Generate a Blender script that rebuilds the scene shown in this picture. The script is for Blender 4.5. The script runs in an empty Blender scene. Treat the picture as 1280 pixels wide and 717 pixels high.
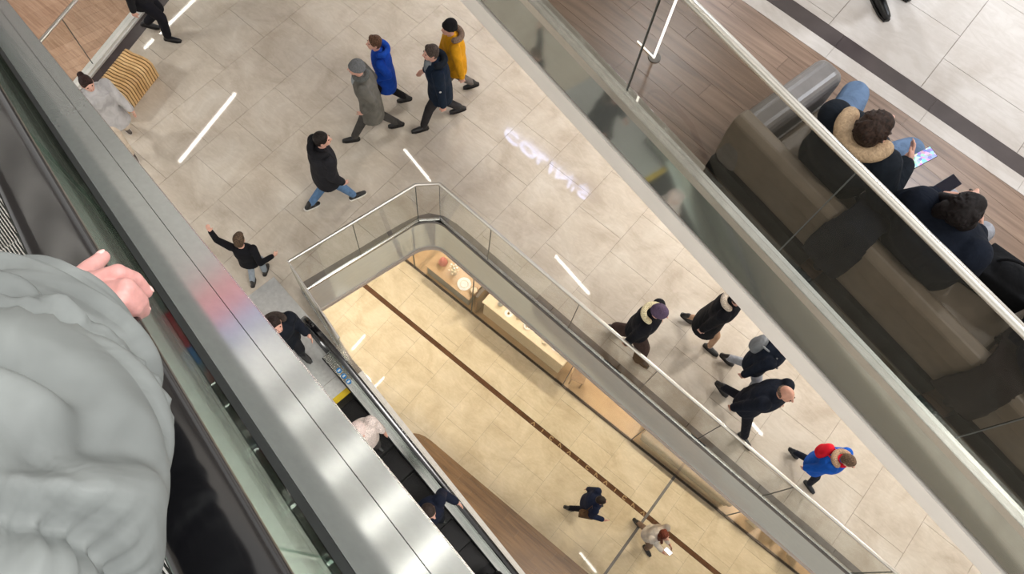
import bpy, bmesh, math, random
from mathutils import Vector, Matrix
random.seed(7)
C = bpy.context.scene.collection
sc = bpy.context.scene

# ------------------------------------------------------------------ camera
# middle floor = z 0, upper floor = z 5.9, lower floor = z -5.9; camera stands over x = y = 0
L2, L1, L0, EYE = 5.9, 0.0, -5.9, 10.4
CAM_R = (0.7613117, 0.6442111, 0.0734608)      # right
CAM_D = (0.6247309, -0.6984896, -0.3490323)    # down
CAM_F = (-0.1735389, 0.3116156, -0.9342269)    # forward
cam_data = bpy.data.cameras.new('camera')
cam_data.sensor_width = 36.0
cam_data.lens = 992.68 / 1280 * 36.0
cam_data.clip_start = 0.02
cam_data.clip_end = 200
camera = bpy.data.objects.new('camera', cam_data)
C.objects.link(camera)
m = Matrix.Identity(4)
for i in range(3):
    m[i][0] = CAM_R[i]; m[i][1] = -CAM_D[i]; m[i][2] = -CAM_F[i]
m[2][3] = EYE
camera.matrix_world = m
sc.camera = camera

# ------------------------------------------------------------------ world, exposure
world = bpy.data.worlds.new('mall_ambient'); sc.world = world
world.use_nodes = True
bg = world.node_tree.nodes['Background']
bg.inputs[0].default_value = (1.0, 0.965, 0.915, 1)
bg.inputs[1].default_value = 1.05
sc.view_settings.view_transform = 'Standard'
sc.view_settings.look = 'None'
sc.view_settings.gamma = 1.0
sc.view_settings.use_curve_mapping = False
sc.view_settings.exposure = 0.36
sc.cycles.max_bounces = 8
sc.cycles.transparent_max_bounces = 16
sc.cycles.caustics_reflective = False
sc.cycles.caustics_refractive = False
sc.cycles.sample_clamp_indirect = 2.5

def area_lamp(name, loc, size, power, col, look=(0, 0, -1)):
    d = bpy.data.lights.new(name, 'AREA'); d.shape = 'RECTANGLE'
    d.size, d.size_y = size; d.energy = power; d.color = col
    o = bpy.data.objects.new(name, d); C.objects.link(o); o.location = loc
    o.rotation_euler = Vector(look).to_track_quat('-Z', 'Y').to_euler()
    return o
# unseen area light added high over the right side to shade the folds
area_lamp('atrium_ceiling_panel', (5.5, 3.0, 19.0), (4, 4), 1300, (1.0, 0.97, 0.93), look=(-0.35, -0.12, -1))

# ------------------------------------------------------------------ colours and materials
def lin(c):
    def f(v):
        v /= 255.0
        return v / 12.92 if v <= 0.04045 else ((v + 0.055) / 1.055) ** 2.4
    return (f(c[0]), f(c[1]), f(c[2]), 1.0)

class NT:
    def __init__(s, name):
        s.m = bpy.data.materials.new(name); s.m.use_nodes = True
        s.t = s.m.node_tree; s.b = s.t.nodes['Principled BSDF']; s.out = s.t.nodes['Material Output']
    def n(s, typ, **kw):
        x = s.t.nodes.new(typ)
        for k, v in kw.items(): setattr(x, k, v)
        return x
    def l(s, a, b): s.t.links.new(a, b)
    def pos(s, scale=(1, 1, 1), rot=0.0, obj=False):
        mp = s.n('ShaderNodeMapping'); mp.inputs['Scale'].default_value = scale; mp.inputs['Rotation'].default_value = (0, 0, rot)
        if obj:
            s.l(s.n('ShaderNodeTexCoord').outputs['Object'], mp.inputs[0])
        else:
            s.l(s.n('ShaderNodeNewGeometry').outputs['Position'], mp.inputs[0])
        return mp.outputs[0]
    def noise(s, vec, scale, detail=4, rough=0.55, dist=0.0):
        x = s.n('ShaderNodeTexNoise'); x.inputs['Scale'].default_value = scale; x.inputs['Detail'].default_value = detail
        x.inputs['Roughness'].default_value = rough; x.inputs['Distortion'].default_value = dist
        s.l(vec, x.inputs['Vector']); return x.outputs['Fac']
    def ramp(s, fac, stops):
        r = s.n('ShaderNodeValToRGB'); e = r.color_ramp.elements
        while len(e) < len(stops): e.new(0.5)
        for el, (p, c) in zip(e, stops): el.position = p; el.color = c
        s.l(fac, r.inputs[0]); return r.outputs[0]
    def mixc(s, fac, a, b, typ='MIX'):
        x = s.n('ShaderNodeMix', data_type='RGBA', blend_type=typ)
        for k, v in ((0, fac), (6, a), (7, b)):
            if hasattr(v, 'is_output'): s.l(v, x.inputs[k])
            else: x.inputs[k].default_value = v
        return x.outputs[2]
    def bump(s, h, strength=0.2, dist=0.01):
        x = s.n('ShaderNodeBump'); x.inputs['Strength'].default_value = strength; x.inputs['Distance'].default_value = dist
        s.l(h, x.inputs['Height']); s.l(x.outputs[0], s.b.inputs['Normal'])
    def setp(s, **kw):
        for k, v in kw.items(): s.b.inputs[k.replace('_', ' ')].default_value = v

def stone(name, c1, c2, c3, rough=0.035, var=0.05):
    t = NT(name)
    v = t.pos((1, 1, 1))
    a = t.noise(v, 1.7, 6, 0.62, 0.6); b = t.noise(t.pos((1.0, 3.2, 1)), 2.6, 7, 0.65, 1.2)
    col = t.ramp(a, [(0.32, lin(c1)), (0.52, lin(c2)), (0.72, lin(c3))])
    veins = t.ramp(b, [(0.40, (1, 1, 1, 1)), (0.50, (0.93, 0.925, 0.915, 1)), (0.60, (1, 1, 1, 1))])
    col = t.mixc(1.0, col, veins, 'MULTIPLY')
    oi = t.n('ShaderNodeObjectInfo')
    rv = t.ramp(oi.outputs['Random'], [(0, (1 - var, 1 - var, 1 - var, 1)), (1, (1, 1, 1, 1))])
    col = t.mixc(1.0, col, rv, 'MULTIPLY')
    t.l(col, t.b.inputs['Base Color'])
    t.setp(Roughness=rough, IOR=1.5)
    return t.m

def plain(name, c, rough=0.5, metal=0.0, var=0.05, scale=12.0, bump=0.0, **kw):
    t = NT(name)
    f = t.noise(t.pos((1, 1, 1), obj=True), scale, 4)
    c0 = lin(c)
    lo = tuple(max(0, v * (1 - var * 2)) for v in c0[:3]) + (1,); hi = tuple(min(1, v * (1 + var * 2)) for v in c0[:3]) + (1,)
    t.l(t.ramp(f, [(0.3, lo), (0.7, hi)]), t.b.inputs['Base Color'])
    t.setp(Roughness=rough, Metallic=metal)
    if bump: t.bump(f, bump, 0.004)
    for k, v in kw.items(): t.b.inputs[k.replace('_', ' ')].default_value = v
    return t.m

def cloth(name, c, rough=0.85, scale=9.0, fold=0.55, sheen=0.0):
    t = NT(name)
    v = t.pos((1, 1, 0.6), obj=True)
    f = t.noise(v, scale, 3, 0.5, 0.8); w = t.noise(t.pos((1, 1, 1), obj=True), 40.0, 2)
    c0 = lin(c)
    lo = tuple(x * 0.8 for x in c0[:3]) + (1,); hi = tuple(min(1, x * 1.2) for x in c0[:3]) + (1,)
    t.l(t.ramp(f, [(0.3, lo), (0.7, hi)]), t.b.inputs['Base Color'])
    x = t.n('ShaderNodeMath', operation='MULTIPLY_ADD'); t.l(w, x.inputs[0]); x.inputs[1].default_value = 0.08; t.l(f, x.inputs[2])
    t.bump(x.outputs[0], fold, 0.03)
    t.setp(Roughness=rough)
    t.b.inputs['Specular IOR Level'].default_value = 0.15
    return t.m

def wood(name, cols, ang=0.0, rough=0.35, grain=14.0):
    t = NT(name)
    v = t.pos((0.9, grain, 0.9), rot=ang)
    f = t.noise(v, 1.6, 6, 0.6, 0.4); g = t.noise(t.pos((0.5, 3, 1), rot=ang), 1.3, 3)
    col = t.ramp(f, [(0.3, lin(cols[0])), (0.5, lin(cols[1])), (0.72, lin(cols[2]))])
    oi = t.n('ShaderNodeObjectInfo')
    col = t.mixc(1.0, col, t.ramp(oi.outputs['Random'], [(0, (0.80, 0.79, 0.78, 1)), (1, (1.0, 1.0, 1.0, 1))]), 'MULTIPLY')
    col = t.mixc(0.25, col, t.ramp(g, [(0.3, (0.6, 0.6, 0.6, 1)), (0.7, (1, 1, 1, 1))]), 'MULTIPLY')
    t.l(col, t.b.inputs['Base Color'])
    t.setp(Roughness=rough)
    t.bump(f, 0.06, 0.002)
    return t.m

def steel(name, c, rough, aniso=0.0, tangent=None, streak=(1, 1, 1), amount=0.05, metal=1.0):
    t = NT(name)
    f = t.noise(t.pos(streak), 6.0, 5, 0.6)
    c0 = lin(c)
    t.l(t.ramp(f, [(0.3, tuple(x * (1 - amount) for x in c0[:3]) + (1,)), (0.7, tuple(min(1, x * (1 + amount)) for x in c0[:3]) + (1,))]), t.b.inputs['Base Color'])
    t.setp(Metallic=metal, Roughness=rough, Anisotropic=aniso)
    if tangent is not None:
        k = t.n('ShaderNodeCombineXYZ')
        for i in range(3): k.inputs[i].default_value = tangent[i]
        t.l(k.outputs[0], t.b.inputs['Tangent'])
    return t.m

def glass(name, tint, ior=1.5, refl=(0.95, 1.0, 0.97, 1)):
    m = bpy.data.materials.new(name); m.use_nodes = True
    t = m.node_tree; t.nodes.remove(t.nodes['Principled BSDF']); out = t.nodes['Material Output']
    tr = t.nodes.new('ShaderNodeBsdfTransparent'); tr.inputs[0].default_value = tint + (1,)
    gl = t.nodes.new('ShaderNodeBsdfGlossy'); gl.inputs['Roughness'].default_value = 0.0; gl.inputs['Color'].default_value = refl
    fr = t.nodes.new('ShaderNodeFresnel'); fr.inputs[0].default_value = ior
    mx = t.nodes.new('ShaderNodeMixShader')
    ge = t.nodes.new('ShaderNodeNewGeometry'); mu = t.nodes.new('ShaderNodeMath'); mu.operation = 'MULTIPLY_ADD'   # reflect on the outer face of a pane only
    t.links.new(ge.outputs['Backfacing'], mu.inputs[0]); mu.inputs[1].default_value = -1.0; mu.inputs[2].default_value = 1.0
    m2 = t.nodes.new('ShaderNodeMath'); m2.operation = 'MULTIPLY'; t.links.new(mu.outputs[0], m2.inputs[0]); t.links.new(fr.outputs[0], m2.inputs[1])
    t.links.new(m2.outputs[0], mx.inputs[0]); t.links.new(tr.outputs[0], mx.inputs[1]); t.links.new(gl.outputs[0], mx.inputs[2])
    t.links.new(mx.outputs[0], out.inputs[0])
    return m

def emit(name, c, strength):
    t = NT(name)
    t.b.inputs['Base Color'].default_value = lin(c)
    t.b.inputs['Emission Color'].default_value = lin(c); t.b.inputs['Emission Strength'].default_value = strength
    return t.m

HE = math.radians(170.76)                       # heading of the near escalator, going down
H_DIR = Vector((math.cos(HE), math.sin(HE), 0)); Q_DIR = Vector((math.sin(HE), -math.cos(HE), 0))
S30 = math.radians(30)
E_DIR = H_DIR * math.cos(S30) - Vector((0, 0, math.sin(S30)))
N_DIR = Vector((-H_DIR.x * -0.5, -H_DIR.y * -0.5, math.cos(S30)))
H2 = math.radians(-11.236)                      # heading of the upper gallery edge
HL = math.radians(-6.8)                         # heading of the lower escalator

M = {}
M['tile_mid'] = stone('cream_porcelain', (184, 172, 157), (201, 191, 177), (212, 204, 192))
M['tile_up'] = stone('pale_porcelain', (196, 188, 181), (210, 204, 199), (220, 215, 211), rough=0.10)
M['tile_low'] = stone('beige_porcelain', (196, 179, 149), (212, 197, 168), (222, 208, 182))
M['stripe_low'] = plain('brown_stone', (92, 66, 48), 0.14, var=0.12, scale=5)
M['stripe_up'] = plain('charcoal_stone', (74, 66, 66), 0.2, var=0.07, scale=6)
M['border'] = plain('grey_border_stone', (116, 112, 109), 0.22, var=0.06, scale=6)
M['grout'] = plain('grout', (146, 136, 122), 0.8)
M['wood_up'] = wood('gallery_oak', [(118, 94, 78), (146, 120, 101), (166, 140, 120)], ang=math.radians(4.5), rough=0.3)
M['wood_low'] = wood('lower_oak', [(112, 84, 54), (138, 106, 70), (156, 122, 84)], ang=0.0, rough=0.3)
M['wood_far'] = wood('far_oak', [(142, 114, 98), (166, 138, 120), (182, 156, 138)], ang=math.radians(70), rough=0.3)
M['gold'] = plain('brass_inlay', (150, 122, 82), 0.45, metal=0.3)
M['plaster'] = plain('white_plaster', (232, 227, 220), 0.6, var=0.02, scale=3)
M['plaster_dark'] = plain('shadow_joint', (70, 62, 56), 0.6)
M['rim'] = plain('mauve_rim', (186, 174, 166), 0.5, var=0.03)
M['polish'] = steel('polished_steel', (208, 210, 207), 0.05, streak=(1.2, 1.2, 6), amount=0.03)
M['fascia_mid'] = steel('fascia_steel', (214, 219, 216), 0.07, streak=(1.2, 1.2, 6), amount=0.04, metal=0.40)
M['fascia_up'] = steel('gallery_steel', (172, 176, 170), 0.06, streak=(1, 1, 8), amount=0.04, metal=0.78)
M['satin'] = steel('satin_steel', (206, 206, 202), 0.24)
M['tube'] = steel('steel_tube', (206, 203, 196), 0.32)
M['deck'] = steel('brushed_deck', (186, 190, 189), 0.10, aniso=0.5, tangent=tuple(E_DIR), streak=(0.6, 9, 9), amount=0.05, metal=0.66)
M['rubber'] = plain('black_rubber', (14, 14, 17), 0.16, var=0.1, **{'Specular_IOR_Level': 0.6})
M['gasket'] = plain('gasket', (34, 36, 38), 0.45, var=0.1)
M['dark_metal'] = plain('dark_metal', (38, 38, 40), 0.4, metal=0.6)
M['glass_esc'] = glass('escalator_glass', (0.88, 0.95, 0.92), ior=1.8)
M['glass_mid'] = glass('clear_glass', (0.94, 0.95, 0.945))
M['glass_up'] = glass('gallery_glass', (0.72, 0.705, 0.68), ior=1.24)
M['glass_shop'] = glass('shop_glass', (0.96, 0.96, 0.95))
M['seam'] = plain('glass_joint', (70, 74, 72), 0.4)
M['step'] = plain('step_metal', (182, 180, 178), 0.35, metal=0.7)
M['step_low'] = plain('dark_step_metal', (58, 57, 58), 0.4, metal=0.6)
M['groove'] = plain('step_groove', (16, 16, 17), 0.7)
M['yellow'] = plain('yellow_plastic', (196, 164, 20), 0.5)
M['landing'] = steel('landing_plate', (205, 205, 203), 0.4, streak=(3, 3, 3), amount=0.1, metal=0.6)
M['kerb'] = plain('white_kerb', (226, 224, 218), 0.3, metal=0.2, var=0.02)
M['lamp'] = emit('lamp_tube', (255, 250, 240), 30.0)
M['lamp_dim'] = emit('lamp_tube_dim', (255, 250, 240), 15.0)
M['lamp_body'] = plain('lamp_housing', (225, 225, 225), 0.4)

# ------------------------------------------------------------------ mesh helpers
class MB:
    def __init__(s): s.v = []; s.f = []
    def add(s, vs, fs):
        o = len(s.v); s.v += [tuple(v) for v in vs]; s.f += [tuple(i + o for i in f) for f in fs]; return s
    def box(s, lo, hi, fr=None):
        vs = [(x, y, z) for z in (lo[2], hi[2]) for y in (lo[1], hi[1]) for x in (lo[0], hi[0])]
        if fr: vs = [fr(*v) for v in vs]
        return s.add(vs, [(0, 2, 3, 1), (4, 5, 7, 6), (0, 1, 5, 4), (2, 6, 7, 3), (0, 4, 6, 2), (1, 3, 7, 5)])
    def prism(s, poly, z0, z1):
        n = len(poly)
        a = sum(poly[i][0] * poly[(i + 1) % n][1] - poly[(i + 1) % n][0] * poly[i][1] for i in range(n))
        if a < 0: poly = poly[::-1]
        vs = [(p[0], p[1], z0) for p in poly] + [(p[0], p[1], z1) for p in poly]
        return s.add(vs, [tuple(range(n - 1, -1, -1)), tuple(range(n, 2 * n))] + [(i, (i + 1) % n, n + (i + 1) % n, n + i) for i in range(n)])
    def loft(s, rings, cap=True, closed=False):
        n = len(rings[0]); vs = [v for r in rings for v in r]; fs = []
        k = len(rings)
        for i in range(k if closed else k - 1):
            j = (i + 1) % k
            for a in range(n):
                b = (a + 1) % n
                fs.append((i * n + a, i * n + b, j * n + b, j * n + a))
        if cap and not closed:
            fs.append(tuple(range(n - 1, -1, -1))); fs.append(tuple((k - 1) * n + a for a in range(n)))
        return s.add(vs, fs)
    def tube(s, path, r, n=10, cap=True):
        path = [Vector(p) for p in path]; rings = []
        rr = r if isinstance(r, (list, tuple)) else [r] * len(path)
        up = None
        for i, p in enumerate(path):
            t = (path[min(i + 1, len(path) - 1)] - path[max(i - 1, 0)]).normalized()
            if up is None:
                up = Vector((0, 0, 1)) if abs(t.z) < 0.9 else Vector((1, 0, 0))
            a = t.cross(up).normalized(); b = a.cross(t).normalized(); up = b
            rings.append([p + (a * math.cos(2 * math.pi * k / n) + b * math.sin(2 * math.pi * k / n)) * rr[i] for k in range(n)])
        return s.loft(rings, cap)
    def capsule(s, p0, r0, p1, r1, n=12, flat=None):
        p0, p1 = Vector(p0), Vector(p1); d = p1 - p0; L = d.length
        t = d / L if L > 1e-6 else Vector((0, 0, 1))
        ref = Vector((1, 0, 0)) if abs(t.x) < 0.8 else Vector((0, 1, 0))
        a = t.cross(ref).normalized(); b = a.cross(t).normalized(); rings = []
        for j in range(4):
            th = math.pi / 2 * (1 - (j + 0.35) / 3.7)
            rings.append((p0 - t * r0 * math.sin(th), r0 * math.cos(th)))
        for j in range(4):
            th = math.pi / 2 * ((j + 0.0) / 3.35)
            rings.append((p1 + t * r1 * math.sin(th), max(r1 * math.cos(th), r1 * 0.08)))
        rs = []
        for c, r in rings:
            rs.append([c + (a * math.cos(2 * math.pi * k / n) + b * math.sin(2 * math.pi * k / n)) * r for k in range(n)])
        return s.loft(rs)
    def ell(s, c, r, rot=None, n=14, m=9):
        c = Vector(c); rs = []
        for j in range(m):
            th = math.pi * (j + 0.5) / m - math.pi / 2
            ring = []
            for k in range(n):
                a = 2 * math.pi * k / n
                v = Vector((r[0] * math.cos(th) * math.cos(a), r[1] * math.cos(th) * math.sin(a), r[2] * math.sin(th)))
                if rot is not None: v = rot @ v
                ring.append(c + v)
            rs.append(ring)
        return s.loft(rs)
    def mesh(s, name):
        me = bpy.data.meshes.new(name); me.from_pydata(s.v, [], s.f); me.update(); return me

def tag(o, label=None, cat=None, group=None, kind=None):
    if label: o['label'] = label
    if cat: o['category'] = cat
    if group: o['group'] = group
    if kind: o['kind'] = kind
    return o
def smooth(me, ang=None):
    if ang is None:
        me.polygons.foreach_set('use_smooth', [True] * len(me.polygons))
    else:
        me.polygons.foreach_set('use_smooth', [True] * len(me.polygons))
        try: me.set_sharp_from_angle(angle=math.radians(ang))
        except Exception: pass
def obj(name, mb, mat, parent=None, sm=None, loc=None, mats=None):
    me = mb.mesh(name) if isinstance(mb, MB) else mb
    if isinstance(mb, MB):
        if sm is not None: smooth(me, sm if sm else None)
        if mats:
            for x in mats: me.materials.append(x)
        else: me.materials.append(mat)
    o = bpy.data.objects.new(name, me); C.objects.link(o)
    if parent is not None: o.parent = parent
    if loc is not None: o.location = loc
    return o
def empty(name, loc=(0, 0, 0), rz=0.0):
    o = bpy.data.objects.new(name, None); C.objects.link(o); o.location = loc; o.rotation_euler = (0, 0, rz)
    o.empty_display_size = 0.1
    return o
def bevel(o, w=0.006, seg=2):
    b = o.modifiers.new('Bevel', 'BEVEL'); b.width = w; b.segments = seg; b.limit_method = 'ANGLE'; b.angle_limit = math.radians(40)
    return o

# 2-D convex clipping
def clip_half(poly, a, b, keep_left=True):
    out = []; n = len(poly)
    def side(p):
        v = (b[0] - a[0]) * (p[1] - a[1]) - (b[1] - a[1]) * (p[0] - a[0])
        return v if keep_left else -v
    for i in range(n):
        p, q = poly[i], poly[(i + 1) % n]; sp, sq = side(p), side(q)
        if sp >= 0: out.append(p)
        if (sp > 0 and sq < 0) or (sp < 0 and sq > 0):
            t = sp / (sp - sq); out.append((p[0] + (q[0] - p[0]) * t, p[1] + (q[1] - p[1]) * t))
    return out
def area2(p): return abs(sum(p[i][0] * p[(i + 1) % len(p)][1] - p[(i + 1) % len(p)][0] * p[i][1] for i in range(len(p)))) / 2 if len(p) > 2 else 0
def ccw(p):
    a = sum(p[i][0] * p[(i + 1) % len(p)][1] - p[(i + 1) % len(p)][0] * p[i][1] for i in range(len(p)))
    return p if a > 0 else p[::-1]
def inter(poly, conv):
    conv = ccw(conv)
    for i in range(len(conv)):
        poly = clip_half(poly, conv[i], conv[(i + 1) % len(conv)])
        if len(poly) < 3: return []
    return poly
def subtract(poly, conv):
    conv = ccw(conv); rest = poly; out = []
    for i in range(len(conv)):
        a, b = conv[i], conv[(i + 1) % len(conv)]
        o = clip_half(rest, a, b, False)
        if area2(o) > 1e-5: out.append(o)
        rest = clip_half(rest, a, b, True)
        if area2(rest) < 1e-6: break
    return out
def sub_all(polys, convs):
    for c in convs:
        polys = [q for p in polys for q in subtract(p, c)]
    return polys
def in_frame(x, y, z, pad=60):
    p = Vector((x, y, z - EYE))
    d = p.dot(Vector(CAM_F))
    if d <= 0.05: return False
    u = 640 + 992.68 * p.dot(Vector(CAM_R)) / d; v = 358.5 + 992.68 * p.dot(Vector(CAM_D)) / d
    return -pad < u < 1280 + pad and -pad < v < 717 + pad
def bez(p0, p1, p2, n):
    return [((1 - t) ** 2 * p0[0] + 2 * t * (1 - t) * p1[0] + t * t * p2[0], (1 - t) ** 2 * p0[1] + 2 * t * (1 - t) * p1[1] + t * t * p2[1]) for t in [i / n for i in range(n + 1)]]

# ================================================================== MIDDLE FLOOR
LINE_R = lambda x: 3.46 - 0.026 * x
PA, PP1, PP2, PE = (-4.02, 1.55), (-3.585, 3.325), (-3.365, 3.548), (9.0, LINE_R(9.0))
B_OUT = [(-4.13, 1.60), (-3.84, 2.75), (-3.745, 3.12), (-3.67, 3.36), (-3.56, 3.535), (-3.37, 3.645), (-3.15, 3.677), (-2.9, 3.676)]
HOLE_A = B_OUT + [(-2.9, 1.268)]
HOLE_B = [(-2.9, 3.676), (9, 3.36), (9, -1.85), (-2.9, -0.42)]
IN_A = [PA, PP1, PP2, (-2.9, LINE_R(-2.9)), (-2.9, 1.268)]
IN_B = [(-2.9, LINE_R(-2.9)), PE, (9, -1.85), (-2.9, -0.42)]
VX = lambda y: -8.95 - 0.27 * (y - 1.98)
def void2(off): return [(VX(-3) + off, -3), (VX(9) + off, 9), (-17, 9), (-17, -3)]
base = sub_all([[(-24, -12), (14, -12), (14, 14), (-24, 14)]], [HOLE_A, HOLE_B, void2(0.36)])
mb = MB()
for q in base: mb.prism(q, -0.75, -0.008)
floor_mid = tag(obj('floor_middle', mb, M['grout']), 'cream porcelain tiled floor of the middle level around the opening', kind='structure')
TP = 0.778
def tile_cells(x0, i0, i1, ybase, ylo, yhi, pitch=TP, rowp=0.785, shift=-0.262, ref=1):
    for i in range(i0, i1):
        yb = ybase + shift * (i - ref)
        j0 = math.floor((ylo - yb) / rowp); j1 = math.ceil((yhi - yb) / rowp)
        for j in range(j0, j1):
            yield x0 + pitch * i, x0 + pitch * (i + 1), yb + rowp * j, yb + rowp * (j + 1)
G = 0.002
whole = None
def tile_obj(parent, rect, cuts, z, mat, name='tile', keep=None, frame=None):
    global whole
    a, b, c, d = rect
    poly = [(a + G, c + G), (b - G, c + G), (b - G, d - G), (a + G, d - G)]
    polys = [poly]
    if keep is not None:
        q = inter(poly, keep); polys = [q] if area2(q) > 1e-4 else []
    polys = sub_all(polys, cuts)
    tot = sum(area2(p) for p in polys)
    if tot < 2e-3: return None
    full = abs(tot - area2(poly)) < 1e-6
    if frame: polys = [[frame(*p) for p in q] for q in polys]
    if full and not frame:
        key = (mat.name, round(b - a, 3), round(d - c, 3))
        if key not in TILE_CACHE:
            mbx = MB().prism([(-(b - a) / 2 + G, -(d - c) / 2 + G), ((b - a) / 2 - G, -(d - c) / 2 + G), ((b - a) / 2 - G, (d - c) / 2 - G), (-(b - a) / 2 + G, (d - c) / 2 - G)], -0.012, 0)
            me = mbx.mesh(name); me.materials.append(mat); TILE_CACHE[key] = me
        return obj(name, TILE_CACHE[key], mat, parent, loc=((a + b) / 2, (c + d) / 2, z))
    mbx = MB()
    for q in polys: mbx.prism(q, z - 0.012, z)
    return obj(name, mbx, mat, parent)
TILE_CACHE = {}
rest = MB()
cuts = [HOLE_A, HOLE_B, void2(0.36)]
for r in tile_cells(-7.457, -10, 22, 2.740, -5.0, 10.0):
    cx, cy = (r[0] + r[1]) / 2, (r[2] + r[3]) / 2
    hidden = 0.1949 * cx + 0.9808 * cy > 6.2 - 0.0 * cx
    if in_frame(cx, cy, 0, 40) and not hidden and cy > 0.4 - 0.12 * (cx + 8):
        tile_obj(floor_mid, r, cuts, 0.0, M['tile_mid'])
    else:
        for q in sub_all([[(r[0] + G, r[2] + G), (r[1] - G, r[2] + G), (r[1] - G, r[3] - G), (r[0] + G, r[3] - G)]], cuts): rest.prism(q, -0.012, 0)
tag(obj('tile_field', rest, M['tile_mid'], floor_mid), kind='stuff')
# grey stone border round the opening, laid in lengths
bp = []
for q in subtract(HOLE_A, IN_A): bp.append(q)
for q in subtract(HOLE_B, IN_B):
    for k in range(-3, 9, 1):
        z = inter(q, [(k * 1.2 - 0.1, -4), (k * 1.2 + 1.094, -4), (k * 1.2 + 1.094, 5), (k * 1.2 - 0.1, 5)])
        if area2(z) > 1e-3: bp.append(z)
for q in bp:
    if max(p[1] for p in q) > 1.2: obj('border_stone', MB().prism(q, -0.75, 0.001), M['border'], floor_mid)
for k in range(-3, 9):
    y0, y1 = k * 1.0, k * 1.0 + 0.995
    obj('border_stone', MB().prism([(VX(y0) + 0.17, y0), (VX(y0) + 0.36, y0), (VX(y1) + 0.36, y1), (VX(y1) + 0.17, y1)], -0.75, 0.001), M['stripe_up'], floor_mid)

# polished steel fascia lining the opening
def poly_round(pts, r, n=6):
    out = [pts[0]]
    for i in range(1, len(pts) - 1):
        p = Vector(pts[i]); a = (Vector(pts[i - 1]) - p); b = (Vector(pts[i + 1]) - p)
        rr = min(r, a.length * 0.45, b.length * 0.45)
        out += bez(tuple(p + a.normalized() * rr), tuple(p), tuple(p + b.normalized() * rr), n)
    out.append(pts[-1]); return out
def offset_line(pts, d):
    out = []
    for i in range(len(pts)):
        a = Vector(pts[max(i - 1, 0)]); b = Vector(pts[min(i + 1, len(pts) - 1)]); t = (b - a).normalized()
        out.append((pts[i][0] - t.y * d, pts[i][1] + t.x * d))
    return out
def wall_strip(pts, thick, z0, z1):
    inner = offset_line(pts, -thick); mbx = MB()
    rings = [[(a[0], a[1], z0), (a[0], a[1], z1), (b[0], b[1], z1), (b[0], b[1], z0)] for a, b in zip(pts, inner)]
    return mbx.loft(rings)
fas = tag(empty('trim_1', (PA[0], PA[1], 0)), 'polished steel fascia lining the edge of the middle floor opening', kind='structure')
edge = poly_round([PA, PP1, PP2, PE], 0.16)
def sub_line(pts, x0, x1, step):
    o = []
    for i in range(len(pts) - 1):
        a, b = Vector(pts[i]), Vector(pts[i + 1]); n = max(1, int((b - a).length / step))
        o += [tuple(a.lerp(b, k / n)) for k in range(n)]
    o.append(pts[-1]); return o
dense = sub_line(edge, 0, 0, 0.3)
cut_x = [-9, -3.62, -3.30, -0.97, 1.3, 3.6, 5.9, 9.1]
fas.location = (0, 0, 0)
segs = []
i0 = 0
left_pts = [p for p in dense if p[1] < 3.17 and p[0] < -3.5]; mid_pts = [p for p in dense if not (p[1] < 3.17 and p[0] < -3.5) and p[0] < -3.1]; right_pts = [p for p in dense if p[0] >= -3.1]
groups = [left_pts + mid_pts[:1], mid_pts + right_pts[:1]]
for k in range(5):
    seg = [p for p in right_pts if -3.1 + k * 2.4 <= p[0] <= -3.1 + (k + 1) * 2.4 + 0.31]
    if len(seg) > 1: groups.append(seg)
for gpts in groups:
    obj('fascia_panel', wall_strip(gpts, 0.02, -0.87, -0.02), M['fascia_mid'], fas, sm=35)
obj('fascia_rim', wall_strip(offset_line(dense, -0.02), 0.022, -0.95, -0.872), M['rim'], fas, sm=35)
obj('fascia_lip', wall_strip(dense, 0.024, -0.019, 0.003), M['border'], fas, sm=35)

def balustrade(label, pts, z0, joints, gmat, rail_r=0.023, height=1.1, shoe=(0.02, 0.06), rail_off=0.0, group=None, smat=None):
    root = empty('glass_balustrade', (pts[0][0], pts[0][1], z0)); o = Vector((pts[0][0], pts[0][1], z0))
    tag(root, label, 'balustrade', group)
    loc = [Vector((p[0], p[1], 0)) - Vector((o.x, o.y, 0)) for p in pts]
    for i in range(len(loc) - 1):
        a, b = loc[i], loc[i + 1]; t = (b - a).normalized(); n = Vector((-t.y, t.x, 0)); L = (b - a).length
        def fr(x, y, z, a=a, t=t, n=n): return a + t * x + n * y + Vector((0, 0, z))
        sh = obj('base_shoe', MB().box((0, -shoe[0], 0.0), (L, shoe[0], shoe[1] * 0.6), fr), smat or M['satin'], root)
        obj('shoe_bead', MB().box((0, -shoe[0] * 0.55, shoe[1] * 0.6), (L, shoe[0] * 0.55, shoe[1]), fr), smat or M['polish'], sh)
        js = [0.004] + [j for j in joints[i] if 0.1 < j < L - 0.1] + [L - 0.004]
        for k in range(len(js) - 1):
            obj('glass_pane', MB().box((js[k] + 0.004, -0.007, shoe[1] * 0.8), (js[k + 1] - 0.004, 0.007, height - 0.01), fr), gmat, root)
        for j in js[1:-1] + ([js[-1]] if i < len(loc) - 2 else []):
            obj('pane_joint', MB().box((j - 0.0035, -0.008, shoe[1]), (j + 0.0035, 0.008, height - 0.01), fr), M['seam'], root)
    path = [p + Vector((0, 0, height)) for p in loc]
    obj('handrail', MB().tube(path, rail_r, 14), M['tube'], root, sm=40)
    return root
XJ = lambda x: (x - PP2[0])
balustrade('clear glass balustrade with steel handrail around the middle floor opening', [(-2.86, 1.20), (-4.02, 1.50), (-3.585, 3.345), (-3.365, 3.568), (9.0, LINE_R(9.0) + 0.02)], 0.0,
           [[], [0.93], [], [XJ(-2.45), XJ(-0.953), XJ(0.313), XJ(1.30), XJ(2.386), XJ(3.8), XJ(5.2), XJ(6.6)]], M['glass_mid'])
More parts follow.
